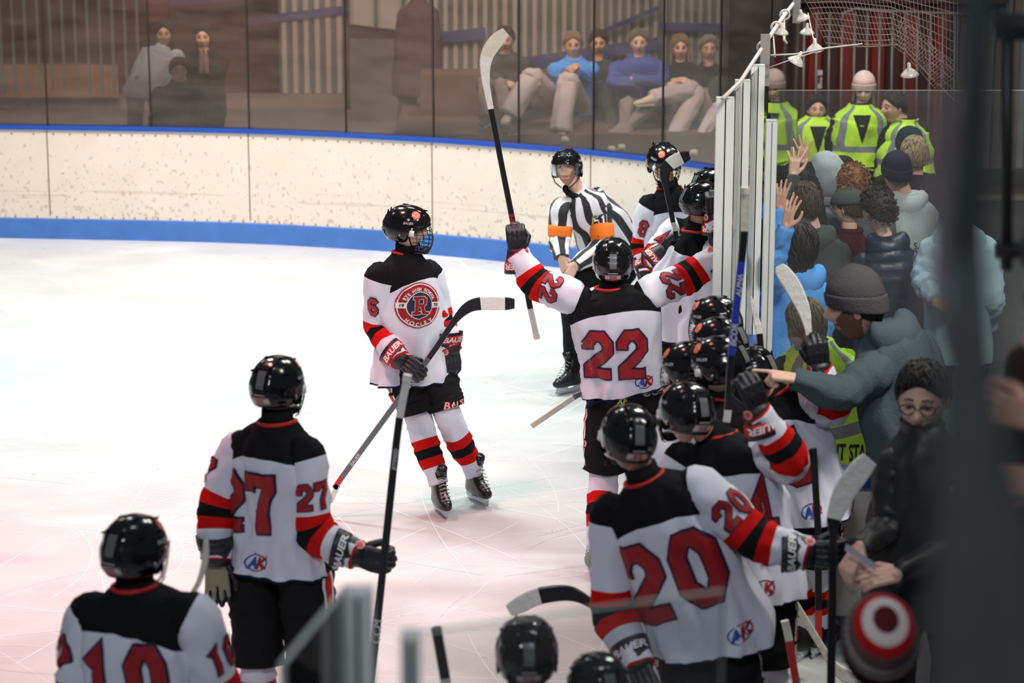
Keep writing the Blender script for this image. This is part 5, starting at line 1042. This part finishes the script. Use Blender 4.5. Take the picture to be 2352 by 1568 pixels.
stick('white stick lying toward the ice at the bottom right, blade on the ice', sec([(1826, 1385, .0, SW, ST), (1890, 1490, 0, SW, ST), (1912, 1525, 0, .04, .02), (1950, 1556, 0, .07, .012), (1998, 1572, 0, .05, .01)], 10.6), [('shaft', 5), ('shaft', 5), ('blade', 1), ('blade', 1)], SM, knob=False)
stick('red and white stick shaft below the jersey hem of number 20', sec([(1802, 1425, .0, SW, ST), (1812, 1470, 0, SW, ST), (1838, 1620, 0, SW, ST)], 9.6), [('shaft', 5), ('shaft', 3)], SM, knob=False)
# ---------------------------------------------------------------- crowd behind the glass on the right
blue = mat('carolina_blue', (.10, .33, .80), .8, bump=(50, .3)); lblue = mat('pale_blue_fleece', (.42, .62, .72), .85, bump=(60, .3)); hgry = mat('heather_grey', (.42, .47, .49), .9, bump=(120, .4), var=(60, .08)); dgry = mat('charcoal_cloth', (.055, .065, .065), .85, bump=(90, .4)); sgry = mat('slate_cloth', (.075, .105, .12), .85, bump=(70, .4)); nvy = mat('navy_nylon', (.014, .022, .045), .42, bump=(30, .3)); maroon = mat('maroon_cloth', (.05, .01, .018), .8)
def crowd(key, label, Y, px, py, hy, pitch=0, **k):
    J_ = k.pop('J', {}); rl = k.pop('roll', 0)
    if 'nk' in J_: J_['nk'] = (J_['nk'][0], J_['nk'][1]-int(.038*FPX/Y))+tuple(J_['nk'][2:])
    k.setdefault('hoodk', 1.08); return person(key, label, Y, dict(hd=(px, py), **J_), head=(hy, pitch, rl), kit='plain', **k)
crowd('c1', 'person in bright blue hoodie with long dark hair, one hand raised against the glass', 13.9, 1836, 562, 230, 0, top=blue, topname='hoodie', hoodie=True, hair=('long', hdark), female=True, yaw=200, J=dict(nk=(1846, 640), shL=(1796, 668), shR=(1880, 668), elL=(1778, 596, -.12), wrL=(1806, 518, -.18), pv=(1820, 850), elR=(1890, 740)), handL=('flat', (.25, .1, 1), (-.6, -.8, 0)))
crowd('c2', 'person with brown hair and charcoal hoodie reaching one bare arm straight up', 14.9, 1850, 470, 195, 0, top=dgry, topname='hoodie', hoodie=True, hair=('short', hbrown, 1.15), J=dict(nk=(1872, 548), shL=(1826, 580), shR=(1928, 580), elL=(1812, 480, .05), wrL=(1822, 400, .1), pv=(1890, 780)), handL=('spread', (.12, .1, 1), (0, -1, 0)), skin=skin2)
crowd('c3', 'person in dark sleeve behind, raising a blue-cuffed hand beside the glass edge', 14.45, 1816, 640, 200, 0, top=blue, topname='hoodie', hoodie=False, hair=('short', hdark), J=dict(nk=(1806, 706), shL=(1790, 720), shR=(1856, 730), elL=(1786, 590, 0), wrL=(1792, 478, .05), pv=(1826, 880)), handL=('flat', (.1, .1, 1), (-.5, -1, 0)))
crowd('c4', 'person with a black cap lifting a bare hand, behind the brown-haired arm-raiser', 15.2, 1826, 424, 190, 0, top=cloth_blk, hair=('short', hdark), hat=('cap', cloth_blk, 1), J=dict(nk=(1826, 484), elR=(1862, 440, .05), wrR=(1846, 374, .1), shR=(1872, 512), shL=(1796, 512), pv=(1834, 690)), handR=('spread', (-.05, .1, 1), (0, -1, .2)))
crowd('c5', 'person with pale grey hood pulled up, seen from behind', 16.3, 1896, 398, 200, 6, top=hgry, topname='hoodie', hat=('hood', hgry), J=dict(nk=(1912, 462)))
crowd('c6', 'person with curly auburn hair facing away in the middle of the crowd', 15.7, 1960, 428, 180, 0, top=sgry, hair=('curly', hred, .7), J=dict(nk=(1962, 490)))
crowd('c7', 'person in a dark cap turned left, face in profile, between two brown-haired heads', 15.3, 1948, 476, 235, 6, top=maroon, hat=('cap', dgry), hair=('short', hbrown, .5), skin=skin2, J=dict(nk=(1952, 552), shR=(2000, 590), shL=(1900, 590)))
crowd('c8', 'person with dark curly hair in navy quilted puffer jacket', 14.6, 2016, 486, 215, 2, top=nvy, topname='puffer_jacket', quilt=True, hoodie=True, hair=('curly', hdark, .62), skin=skin2, w=1.12, J=dict(nk=(2036, 566), shL=(1992, 610), shR=(2094, 606), elL=(1972, 700), elR=(2108, 700), pv=(2040, 800)), hoodk=1.15, sr=(.098, .088, .06))
crowd('c9', 'person in navy knit hat and heather grey hoodie with lettering on the back', 16.2, 2058, 400, 195, 0, top=hgry, topname='hoodie', hoodie=True, hat=('beanie', mat('navy_knit', (.010, .014, .035), .9, bump=(140, .5)), .01), hair=('short', hdirty, .5), J=dict(nk=(2086, 466), shL=(2044, 500), shR=(2140, 500), pv=(2100, 680)), prints=[('VS SALUTE', .045, .55, .06, -1, dgry)])
crowd('c10', 'person with short sandy hair in dark jacket with a blue inner collar', 16.7, 2100, 358, 190, 0, top=cloth_blk, hair=('short', hblond, 1.0), skin=skin2, J=dict(nk=(2108, 426)))
crowd('c11', 'person with dark teal beanie behind the sandy-haired spectator', 17.5, 2088, 338, 185, 0, top=cloth_blk, hat=('beanie', mat('teal_knit', (.006, .02, .028), .9), 0))
crowd('c12', 'person in pale blue sweatshirt, hand on hip, face hidden by the near blurred post', 14.2, 2192, 480, 170, 0, top=lblue, topname='sweatshirt', hair=('short', hbrown), skin=skin2, J=dict(nk=(2188, 530), shL=(2146, 570), shR=(2262, 570), elL=(2122, 640, -.05), wrL=(2148, 690, -.18), pv=(2200, 790)), handL=('grip', (.8, -.3, -.5), (-.2, -1, .2)), sr=(.088, .08, .055))
crowd('c13', 'person in a low black cap peeking between the grey hood and the auburn curls', 16.6, 1934, 398, 190, 8, top=cloth_blk, hat=('cap', cloth_blk, 1))
crowd('s1', 'event staff member in yellow vest wearing a ribbed pale pink knit hat', 20.4, 1984, 207, -10, 10, top=cloth_blk, vest=True, female=True, hair=('long', hdirty), browm=hbrown, hat=('beanie', mat('pale_pink_knit', (.55, .40, .36), .9, bump=(120, .4)), .01), J=dict(nk=(1976, 258), shR=(1932, 274), shL=(2022, 274), pv=(1970, 370), elR=(1912, 320), elL=(2034, 330)), floor=.0, w=1.05, skin=skin2)
crowd('s2', 'event staff member in yellow vest with dark pulled-back hair looking left', 19.6, 2052, 246, -62, 4, top=cloth_blk, vest=True, hair=('short', hdark), smile=True, J=dict(nk=(2082, 292), shR=(2044, 305), shL=(2112, 296), pv=(2080, 400)), skin=skin)
crowd('s4', 'event staff member in yellow vest, sliver between dark uprights', 21.5, 1876, 252, 0, 0, top=cloth_blk, vest=True, hair=('short', hdark), J=dict(nk=(1876, 284)))
crowd('s5', 'crouching event staff member with blond hair, black words across a yellow vest back', 12.55, 1852, 742, 215, 18, top=mat('olive_jacket', (.02, .03, .022), .75, bump=(40, .4)), vest=True, vtext='EVENT STAFF', vtv=.10, hair=('bob', hdirty, 1.1), J=dict(nk=(1872, 812, .0), shL=(1800, 846, -.05), shR=(1930, 850, 0), pv=(1918, 1040), elL=(1760, 900, -.1), elR=(1962, 930)), w=1.15)
# bench-side people
crowd('b1', 'man in charcoal beanie and slate jacket pointing across the players', 11.25, 1964, 706, 262, 10, top=sgry, hoodie=True, beard=mat('stubble', (.20, .115, .075), .8), hat=('beanie', mat('charcoal_knit', (.085, .08, .085), .9, bump=(140, .5)), .015), hair=('short', hdark, .4), skin=skin2, yaw=230, hs=1.22, w=1.25, roll=0,
  J=dict(nk=(2030, 775, 0), shL=(2010, 850, -.16), shR=(2108, 800, .10), elL=(1930, 905, -.28), wrL=(1822, 868, -.30), elR=(2150, 960), pv=(2110, 1060, 0)), handL=('point', (-1, 0, .12), (0, -.3, 1)), handk=1.15, floor=.24, sr=(.105, .082, .055), hoodk=1.4)
crowd('b2', 'man with dark swept hair and glasses in a black zip jacket handing over a paper', 9.1, 2118, 915, -18, 12, top=mat('black_softshell', (.016, .016, .019), .5, bump=(25, .2)), glasses=True, hair=('short', hdark, .75), skin=skin2, hs=1.16, w=1.1, floor=.24, smile=True,
  J=dict(nk=(2118, 1010), shR=(2056, 1066, -.02), shL=(2200, 1070, .02), elR=(2040, 1210, -.08), wrR=(1972, 1262, -.28), elL=(2180, 1260, -.1), wrL=(2058, 1318, -.32), pv=(2125, 1360)), handR=('pinch', (-.5, -.2, -.85), (-.7, -.7, .3)), handL=('relax', (-1, -.1, -.15), (.1, -.9, .6)), handk=1.1, prints=[('edge', .04, .72, -.1, 1, white, .2)])
e_ = empty('paper_slip', tuple(W(1975, 1290, 8.72)), 'small folded white paper held between two bare hands', 'paper'); q = MB(); A, B_ = W(1940, 1262, 8.75), W(2010, 1310, 8.70); u_ = (B_-A); v_ = V((0, -.03, .035)); q.add([A, B_, B_+v_, A+v_, A+V((0, 0, -.002)), B_+V((0, 0, -.002))], [(0, 1, 2, 3), (0, 4, 5, 1)]); q.obj('sheet', [mat('paper_lavender', (.62, .60, .78), .7)], e_, smooth=False, off=e_.location)
rk = ramp_mat('striped_knit', [(0, (.03, .012, .014)), (.30, (.16, .12, .12)), (.40, (.03, .012, .014)), (.52, (.42, .38, .38)), (.60, (.12, .07, .07)), (.70, (.42, .012, .015)), (.78, (.66, .58, .56)), (.86, (.10, .012, .016))])
crowd('b3', 'spectator close to the camera in red, white and black striped knit hat, blurred', 6.3, 2018, 1476, 180, -42, top=cloth_blk, hat=('beanie', rk, .0), hair=('short', hbrown, .5), hs=1.02, floor=.24, skin=skin2)
crowd('b4', 'spectator in dark brown coat cut off by the right edge, hands together, very blurred', 5.0, 2450, 640, 200, 0, top=mat('brown_coat', (.03, .02, .016), .8), hair=('short', hbrown), floor=.24, J=dict(nk=(2450, 760), shL=(2390, 850), shR=(2560, 850), elL=(2372, 1040, -.05), wrL=(2375, 960, -.15), elR=(2440, 1120, -.1), wrR=(2390, 1108, -.2), pv=(2460, 1350)), handL=('relax', (-.8, -.2, .3), (0, -1, .2)), handR=('relax', (-1, -.1, .1), (0, -1, .3)))
# ---------------------------------------------------------------- people behind the far glass
white_t = mat('white_fleece', (.66, .60, .64), .9, bump=(40, .3)); lav = mat('lavender_cloth', (.30, .25, .31), .9, bump=(40, .3)); pale = mat('pale_trousers', (.52, .43, .44), .9, bump=(30, .3)); mauve = mat('mauve_cloth', (.09, .055, .07), .9, bump=(30, .3)); rblue = mat('royal_hoodie', (.07, .10, .34), .85, bump=(40, .3)); taupe = mat('taupe_trousers', (.26, .20, .185), .9)
def far(key, label, Y, px, py, hy=0, pitch=5, **k):
    J_ = k.pop('J', {}); fl = k.pop('floor', .56); return person(key, label, Y, dict(hd=(px, py), **J_), head=(hy, pitch, 0), kit='plain', floor=fl, **k)
far('f1', 'young woman in white top and lavender trousers standing behind the glass', 23.4, 376, 78, 8, 4, floor=.56, top=white_t, bottom=lav, topname='sweatshirt', female=True, smile=True, hair=('long', hdark, 1.1), collar=False, J=dict(nk=(372, 112), shR=(338, 126), shL=(405, 126), pv=(335, 200, -.1), elR=(322, 165), wrR=(352, 178, -.15), elL=(410, 165)), skin=skin)
far('f2', 'woman in black hooded top clapping behind the glass', 23.6, 467, 86, 0, 4, top=cloth_blk, hoodie=True, female=True, hair=('long', hdark), J=dict(nk=(468, 122), elR=(440, 175), wrR=(462, 160, -.25), elL=(498, 175), wrL=(474, 160, -.25)), handR=('flat', (.05, -.1, 1), (-1, -.4, 0)), handL=('flat', (-.05, -.1, 1), (1, -.4, 0)), handk=1.1)
far('f3', 'small child in dark clothes whose face shows between two women behind glass', 22.9, 411, 163, 14, 2, top=cloth_blk, hair=('short', hdark), J=dict(nk=(411, 196)), hs=.95)
far('f4', 'standing figure in mauve jacket seen from behind beside a dark upright', 24.6, 962, -40, 175, 0, top=mauve, bottom=mauve, hair=('short', hdark), w=1.15, hem=.30, J=dict(nk=(962, 2), shL=(932, 30), shR=(990, 30), elL=(920, 90), elR=(1000, 90), pv=(960, 150)), lr=(.11, .1, .10))
SIT = dict(floor=.96)
def sit(key, label, px, py, Y, kn, an, **k):
    J = k.pop('J', {}); py0 = py+132; J.setdefault('pv', (px+k.pop('dx', 10), py0, .12)); 
    for s_, a, b in (('R', kn[0], an[0]), ('L', kn[1], an[1])): J['kn'+s_] = (a[0], a[1], -.35); J['an'+s_] = (b[0], b[1], -.55)
    return far(key, label, Y, px, py, k.pop('yaw', 0), 4, floor=.96, J=J, **k)
sit('t1', 'seated spectator in dark grey top with hands together, partly behind the white stick blade', 1160, 92, 23.2, ((1112, 190), (1150, 195)), ((1118, 268), (1168, 285)), top=dgry, bottom=taupe, hair=('short', hdark), shoe=SHOE, J=dict(nk=(1160, 128), elR=(1135, 175), wrR=(1150, 190, -.3), elL=(1190, 175), wrL=(1168, 192, -.3)), handR=('relax', (.6, -.3, 0), (0, -.5, 1)), handL=('relax', (-.6, -.3, 0), (0, -.5, 1)))
sit('t2', 'seated girl in blue and yellow top with knees drawn up in pale flared trousers', 1316, 104, 23.2, ((1222, 176), (1306, 184)), ((1168, 262), (1288, 300)), top=blue, bottom=pale, hair=('bun', hblond), shoe=SHOEP, female=True, smile=True, dx=0, lr=(.10, .10, .11), J=dict(nk=(1318, 140), elR=(1290, 180), wrR=(1308, 160, -.3), elL=(1345, 180), wrL=(1325, 165, -.3)), handR=('grip', (.3, -.5, .3), (-.5, -.5, .5)), handL=('grip', (-.3, -.5, .3), (.5, -.5, .5)))
sit('t3', 'seated spectator in dark top just left of the blue hoodie, face near the glass joint', 1374, 100, 23.7, ((1345, 190), (1390, 200)), ((1300, 330), (1420, 330)), top=dgry, bottom=dgry, hair=('short', hbrown), female=True, shoe=SHOEP)
sit('t4', 'seated girl in royal blue hoodie with folded arms, laughing', 1467, 98, 23.2, ((1440, 240), (1500, 240)), ((1435, 318), (1395, 322)), top=rblue, topname='hoodie', hoodie=True, bottom=taupe, hair=('bun', hdirty), smile=True, female=True, skin=skin2, shoe=SHOEP, w=1.15, J=dict(nk=(1467, 136), shR=(1418, 155), shL=(1516, 155), elR=(1408, 190, -.1), wrR=(1462, 188, -.3), elL=(1520, 190, -.1), wrL=(1450, 180, -.3)))
sit('t5', 'seated girl in black top, one leg crossed with pale sock foot pointing left', 1562, 110, 23.3, ((1590, 205), (1600, 215)), ((1498, 222), (1545, 318)), top=cloth_blk, bottom=pale, hair=('long', hblond), smile=True, female=True, skin=skin2, shoe=SHOEP, toeR=(-1, -.3, .0), lr=(.10, .09, .085), J=dict(nk=(1562, 148), elR=(1530, 190), wrR=(1548, 185, -.3), elL=(1600, 195), wrL=(1565, 195, -.3)), handR=('relax', (.5, -.3, .1), (0, -.6, 1)), handL=('relax', (-.5, -.3, .1), (0, -.6, 1)))
sit('t6', 'seated older person with pale grey hair, half hidden by a glass joint', 1628, 112, 23.6, ((1625, 215), (1650, 220)), ((1620, 320), (1665, 320)), top=cloth_blk, bottom=taupe, hair=('short', hgrey), smile=True, shoe=SHOE)
sit('t7', 'seated girl laughing at the right end of the row, pale paper in her hands', 1694, 128, 23.2, ((1650, 250), (1720, 235)), ((1600, 330), (1700, 330)), top=dgry, bottom=pale, hair=('long', hdirty), smile=True, female=True, shoe=SHOEP)
slab((.75, 24.0, 1.16), (3.3, .55, .40), 'floor_bench', MATS['bench_brown'])
# ---------------------------------------------------------------- cord, suction cups, netting
corr_w = mat('cord_white', (.50, .46, .44), .7); net = mat('net_cord', (.17, .12, .11), .8); clearp = mat('cup_plastic', (.55, .52, .48), .25, spec=.6)
cp = [W(1660, 226, 11.95), W(1700, 188, 12.6), W(1752, 108, 14.2), W(1783, 62, 15.2), W(1803, 34, 15.9), W(1842, -16, 17.2)]
E = empty('edge_cord', tuple(cp[0]), 'thick white cord climbing along the glass tops to the upper right', 'cord'); q = MB(); q.tube(cp, [.010, .011, .012, .014, .014, .014], 8); q.obj('rope', [corr_w], E, off=cp[0])
for (x, y, Y) in ((1752, 108, 14.2), (1783, 62, 15.2), (1803, 34, 15.9)):
    c = W(x, y, Y); q = MB(); q.tube([c+V((.03*math.cos(t), 0, .03*math.sin(t))) for t in [math.tau*i/12 for i in range(13)]], .008, 6); q.obj('loop', [corr_w], E, off=cp[0])
q = MB(); c = W(1757, 138, 14.1); q.box(tuple(c), (.055, .02, .30)); q.obj('bracket', [mat('bracket_clear', (.30, .28, .27), .3)], E, smooth=False, off=cp[0])
q = MB(); c = W(1830, 12, 16.5); q.box(tuple(c), (.05, .02, .24)); q.obj('bracket', [MATS['bracket_clear']], E, smooth=False, off=cp[0])
def cup(x, y, Y, r, tilt, label):
    c = W(x, y, Y); E = empty('suction_cup', tuple(c), label, 'suction cup', 'suction cups on the net cords'); q = MB(); rs = []
    for (z, k) in ((-.012, 1.0), (-.010, 1.02), (-.002, .8), (.008, .45), (.014, .22), (.030, .20), (.032, .05)): rs.append([V((r*k*math.cos(t), r*k*math.sin(t), z*r/.03)) for t in [math.tau*i/20 for i in range(20)]])
    q.rings(rs); q.v = [tuple(hz(0, 12, tilt) @ V(v)) for v in q.v]; q.obj('cup', [clearp], E); return c
cups = [cup(1831, 137, 13.6, .050, 28, 'suction cup hanging on the lower cord left of the net'), cup(1872, 108, 14.6, .052, -6, 'suction cup just under the net corner'), cup(1854, 70, 15.4, .046, 0, 'upper suction cup with cords above the net corner'), cup(1795, 70, 15.2, .046, 4, 'suction cup tied beside the white cord'), cup(2089, 165, 14.8, .056, -8, 'suction cup dangling below the right net edge'), cup(1843, 38, 15.8, .046, -20, 'topmost suction cup at the cord bracket')]
def cord(pts, r, label, m_=corr_w): E = MB(); c = V(pts[0]); E.tube(pts, r, 6); return tag(E.obj('thin_cord', [m_], None, off=(0, 0, 0)), label, 'cord', None)
cord([W(1770, 127, 14), W(1830, 124, 14), W(1901, 110, 14.2), W(1980, 101, 14.3)], .0055, 'taut pale cord running right from the bracket'); cord([W(1766, 155, 14), W(1826, 134, 14), W(1901, 110, 14.2)], .0035, 'thin cord passing the lower suction cup')
cord([W(1984, 102, 14.3), W(2045, 103, 14.5)], .003, 'thin dark cord on the net bottom edge', net); cord([W(1776, 78, 15), W(1780, 130, 14.6)], .005, 'short hanging cord end below the loop'); cord([W(1800, 30, 15.8), W(1801, 92, 15.5), W(1808, 100, 15.5)], .009, 'hanging strap with a clip below the upper loop'); cord([W(1856, 30, 15.6), W(1868, 88, 14.7), W(1873, 95, 14.6)], .004, 'pair of thin cords down to the cup at the net corner')
q = MB()  # netting sheet: sagging mesh gathered at the cord, opening to the right
def npt(a, b):   # a across 0..1, b down 0..1
    x = 1845+ (2200-1845)*a; yb = 104 if a < .55 else 104+ (a-.55)*300; y0 = -60
    y = y0+(yb-y0)*b; sag = 60*(1-a)**2*(1-b); Y = 15.4-.9*b+.4*a+1.2*(1-b); x += (1-a)*b*52-30*(1-a)*(1-b); return W(x, y-sag*.4+5*math.sin(a*9+b*5)*(1-a), Y)
for i in range(14): q.tube([npt(j/26, i/13) for j in range(27)], .0042 if i < 13 else .006, 4)
for j in range(40): q.tube([npt(j/39, i/10) for i in range(11)], .0016, 3)
o = q.obj('safety_net', [net], None); tag(o, 'dark safety netting draped in front of the red wall', 'net')
q = MB()
def n2(a, b): x0, y0, x1, y1 = 2045+105*a, 103+105*a**1.3, 2072+135*a, 40+125*a; return W(x0+(x1-x0)*b, y0+(y1-y0)*b, 14.7+.3*b+.08*math.sin(a*20+b*6))
for i in range(9): q.tube([n2(j/16, i/8) for j in range(17)], .0022, 3)
for j in range(26): q.tube([n2(j/25, i/8) for i in range(9)], .0018, 3)
tag(q.obj('safety_net', [net], None), 'folded grey net edge hanging diagonally at the right', 'net')
# ---------------------------------------------------------------- near things: glass corner, posts, pole
def npost(px, py, zc_, wd, label):
    p = W(px, py, zc_); E = empty('glass_stanchion', (p.x, p.y, 0), label, 'glass post', None); q = MB(); q.box((0, 0, (BH+p.z)/2), (wd, .05, p.z-BH)); q.box((0, 0, BH/2), (.12, .1, BH)); q.obj('extrusion', [alum], E, smooth=False); q = MB(); q.box((0, -.027, (BH+p.z)/2), (.008, .006, p.z-BH-.02)); q.obj('gasket', [mull], E, smooth=False); return p
p1 = npost(822, 1352, 4.35, .056, 'blurred pale green glass post rising from the bottom edge, wider one'); p2 = npost(942, 1452, 4.10, .034, 'blurred slim glass post at the bottom, right of the wider one')
def pane(pts, label, th=.006):
    q = MB(); n = (pts[1]-pts[0]).cross(pts[-1]-pts[0]).normalized()*th; k = len(pts); q.add([p-n for p in pts]+[p+n for p in pts], [tuple(range(k))[::-1], tuple(range(k, 2*k))]+[(i, (i+1) % k, k+(i+1) % k, k+i) for i in range(k)], [0, 0]+[1]*k); return tag(q.obj('rink_glass', [FG2, MATS['glass_edge']], None, smooth=False), label, 'glass pane')
t1 = W(796, 1345, 4.36); t0 = W(648, 1545, 3.95); t0.z = t1.z; b0, b1 = V((t0.x, t0.y, BH)), V((t1.x, t1.y, BH)); pane([b0, b1, t1, t0], 'blurred glass pane with slanting edge over the number 27 shorts')
ta, tb_ = W(962, 1452, 4.12), W(1660, 1425, 4.35); tb_.z = ta.z; pane([V((ta.x, ta.y, BH)), V((tb_.x, tb_.y, BH)), tb_, ta], 'low blurred glass pane across the bottom right players')
pole_m = mat('pole_dark', (.06, .075, .075), .45, .3, var=(14, .3)); q = MB(); a = W(2248, 0, 1.55); q.tube([(a.x, a.y, CZ+1.2), (a.x, a.y, 1.0)], .0155, 24); a2 = W(2225, 700, 1.5)
E = empty('near_pole', (a.x, a.y, 1.0), 'dark blurred upright post close to the camera at the right', 'post'); q.obj('shaft', [pole_m], E, off=(a.x, a.y, 1.0))
q = MB(); rs = []
for (y, xa, xb, Y) in ((600, 2212, 2282, 1.52), (760, 2180, 2290, 1.5), (900, 2165, 2300, 1.48), (1100, 2160, 2350, 1.45), (1300, 2150, 2420, 1.42), (1568, 2130, 2470, 1.38), (1800, 2120, 2500, 1.34)):
    a, b = W(xa, y, Y), W(xb, y, Y); c = (a+b)/2; w_ = (b-a).length/2; rs.append([c+V((w_*math.cos(t), .02*math.sin(t)+.004*math.sin(t*7), 0)) for t in [math.tau*i/24 for i in range(24)]])
q.rings(rs); tag(q.obj('hanging_tarp', [mat('tarp_dark', (.11, .12, .12), .75, var=(20, .25), bump=(30, .4))], None), 'dark grey tarp bunched around the blurred near post', 'tarp')
q = MB(); q.tube([W(2182, 210, 1.62), W(2176, 300, 1.62), W(2150, 480, 1.60), W(2138, 700, 1.58), W(2160, 820, 1.55)], [.004, .0065, .0075, .006, .003], 10); tag(q.obj('glass_glint', [mat('glint_pale', (.36, .30, .32), .5)], None), 'blurred pale pinkish streak of reflected light left of the near post', 'glint')  # light reflected on a glass edge, shaped as a pale tube
E = empty('black_frame', tuple(W(2316, 600, 6.0)), 'black metal frame behind the near post at the right edge', 'frame'); fb = mat('frame_black', (.008, .008, .009), .5)
for (a, b, r) in (((2317, 60), (2313, 620), .014), ((2290, 62), (2620, 62), .035), ((2290, 575), (2620, 570), .022)): q = MB(); q.tube([W(*a, 6.0), W(*b, 6.0)], r, 8); q.obj('bar', [fb], E, off=E.location)
a = W(2600, 40, 6.0); q = MB(); q.tube([a, (a.x, a.y, .24)], .03, 10); q.obj('upright', [fb], E, off=E.location)
q = MB(); q.box((.4, 4.42, BH/2), (2.3, .10, BH)); tag(q.obj('dasher_board', [BOARD], None, smooth=False), 'near boards under the blurred glass at the bottom edge', 'rink boards')
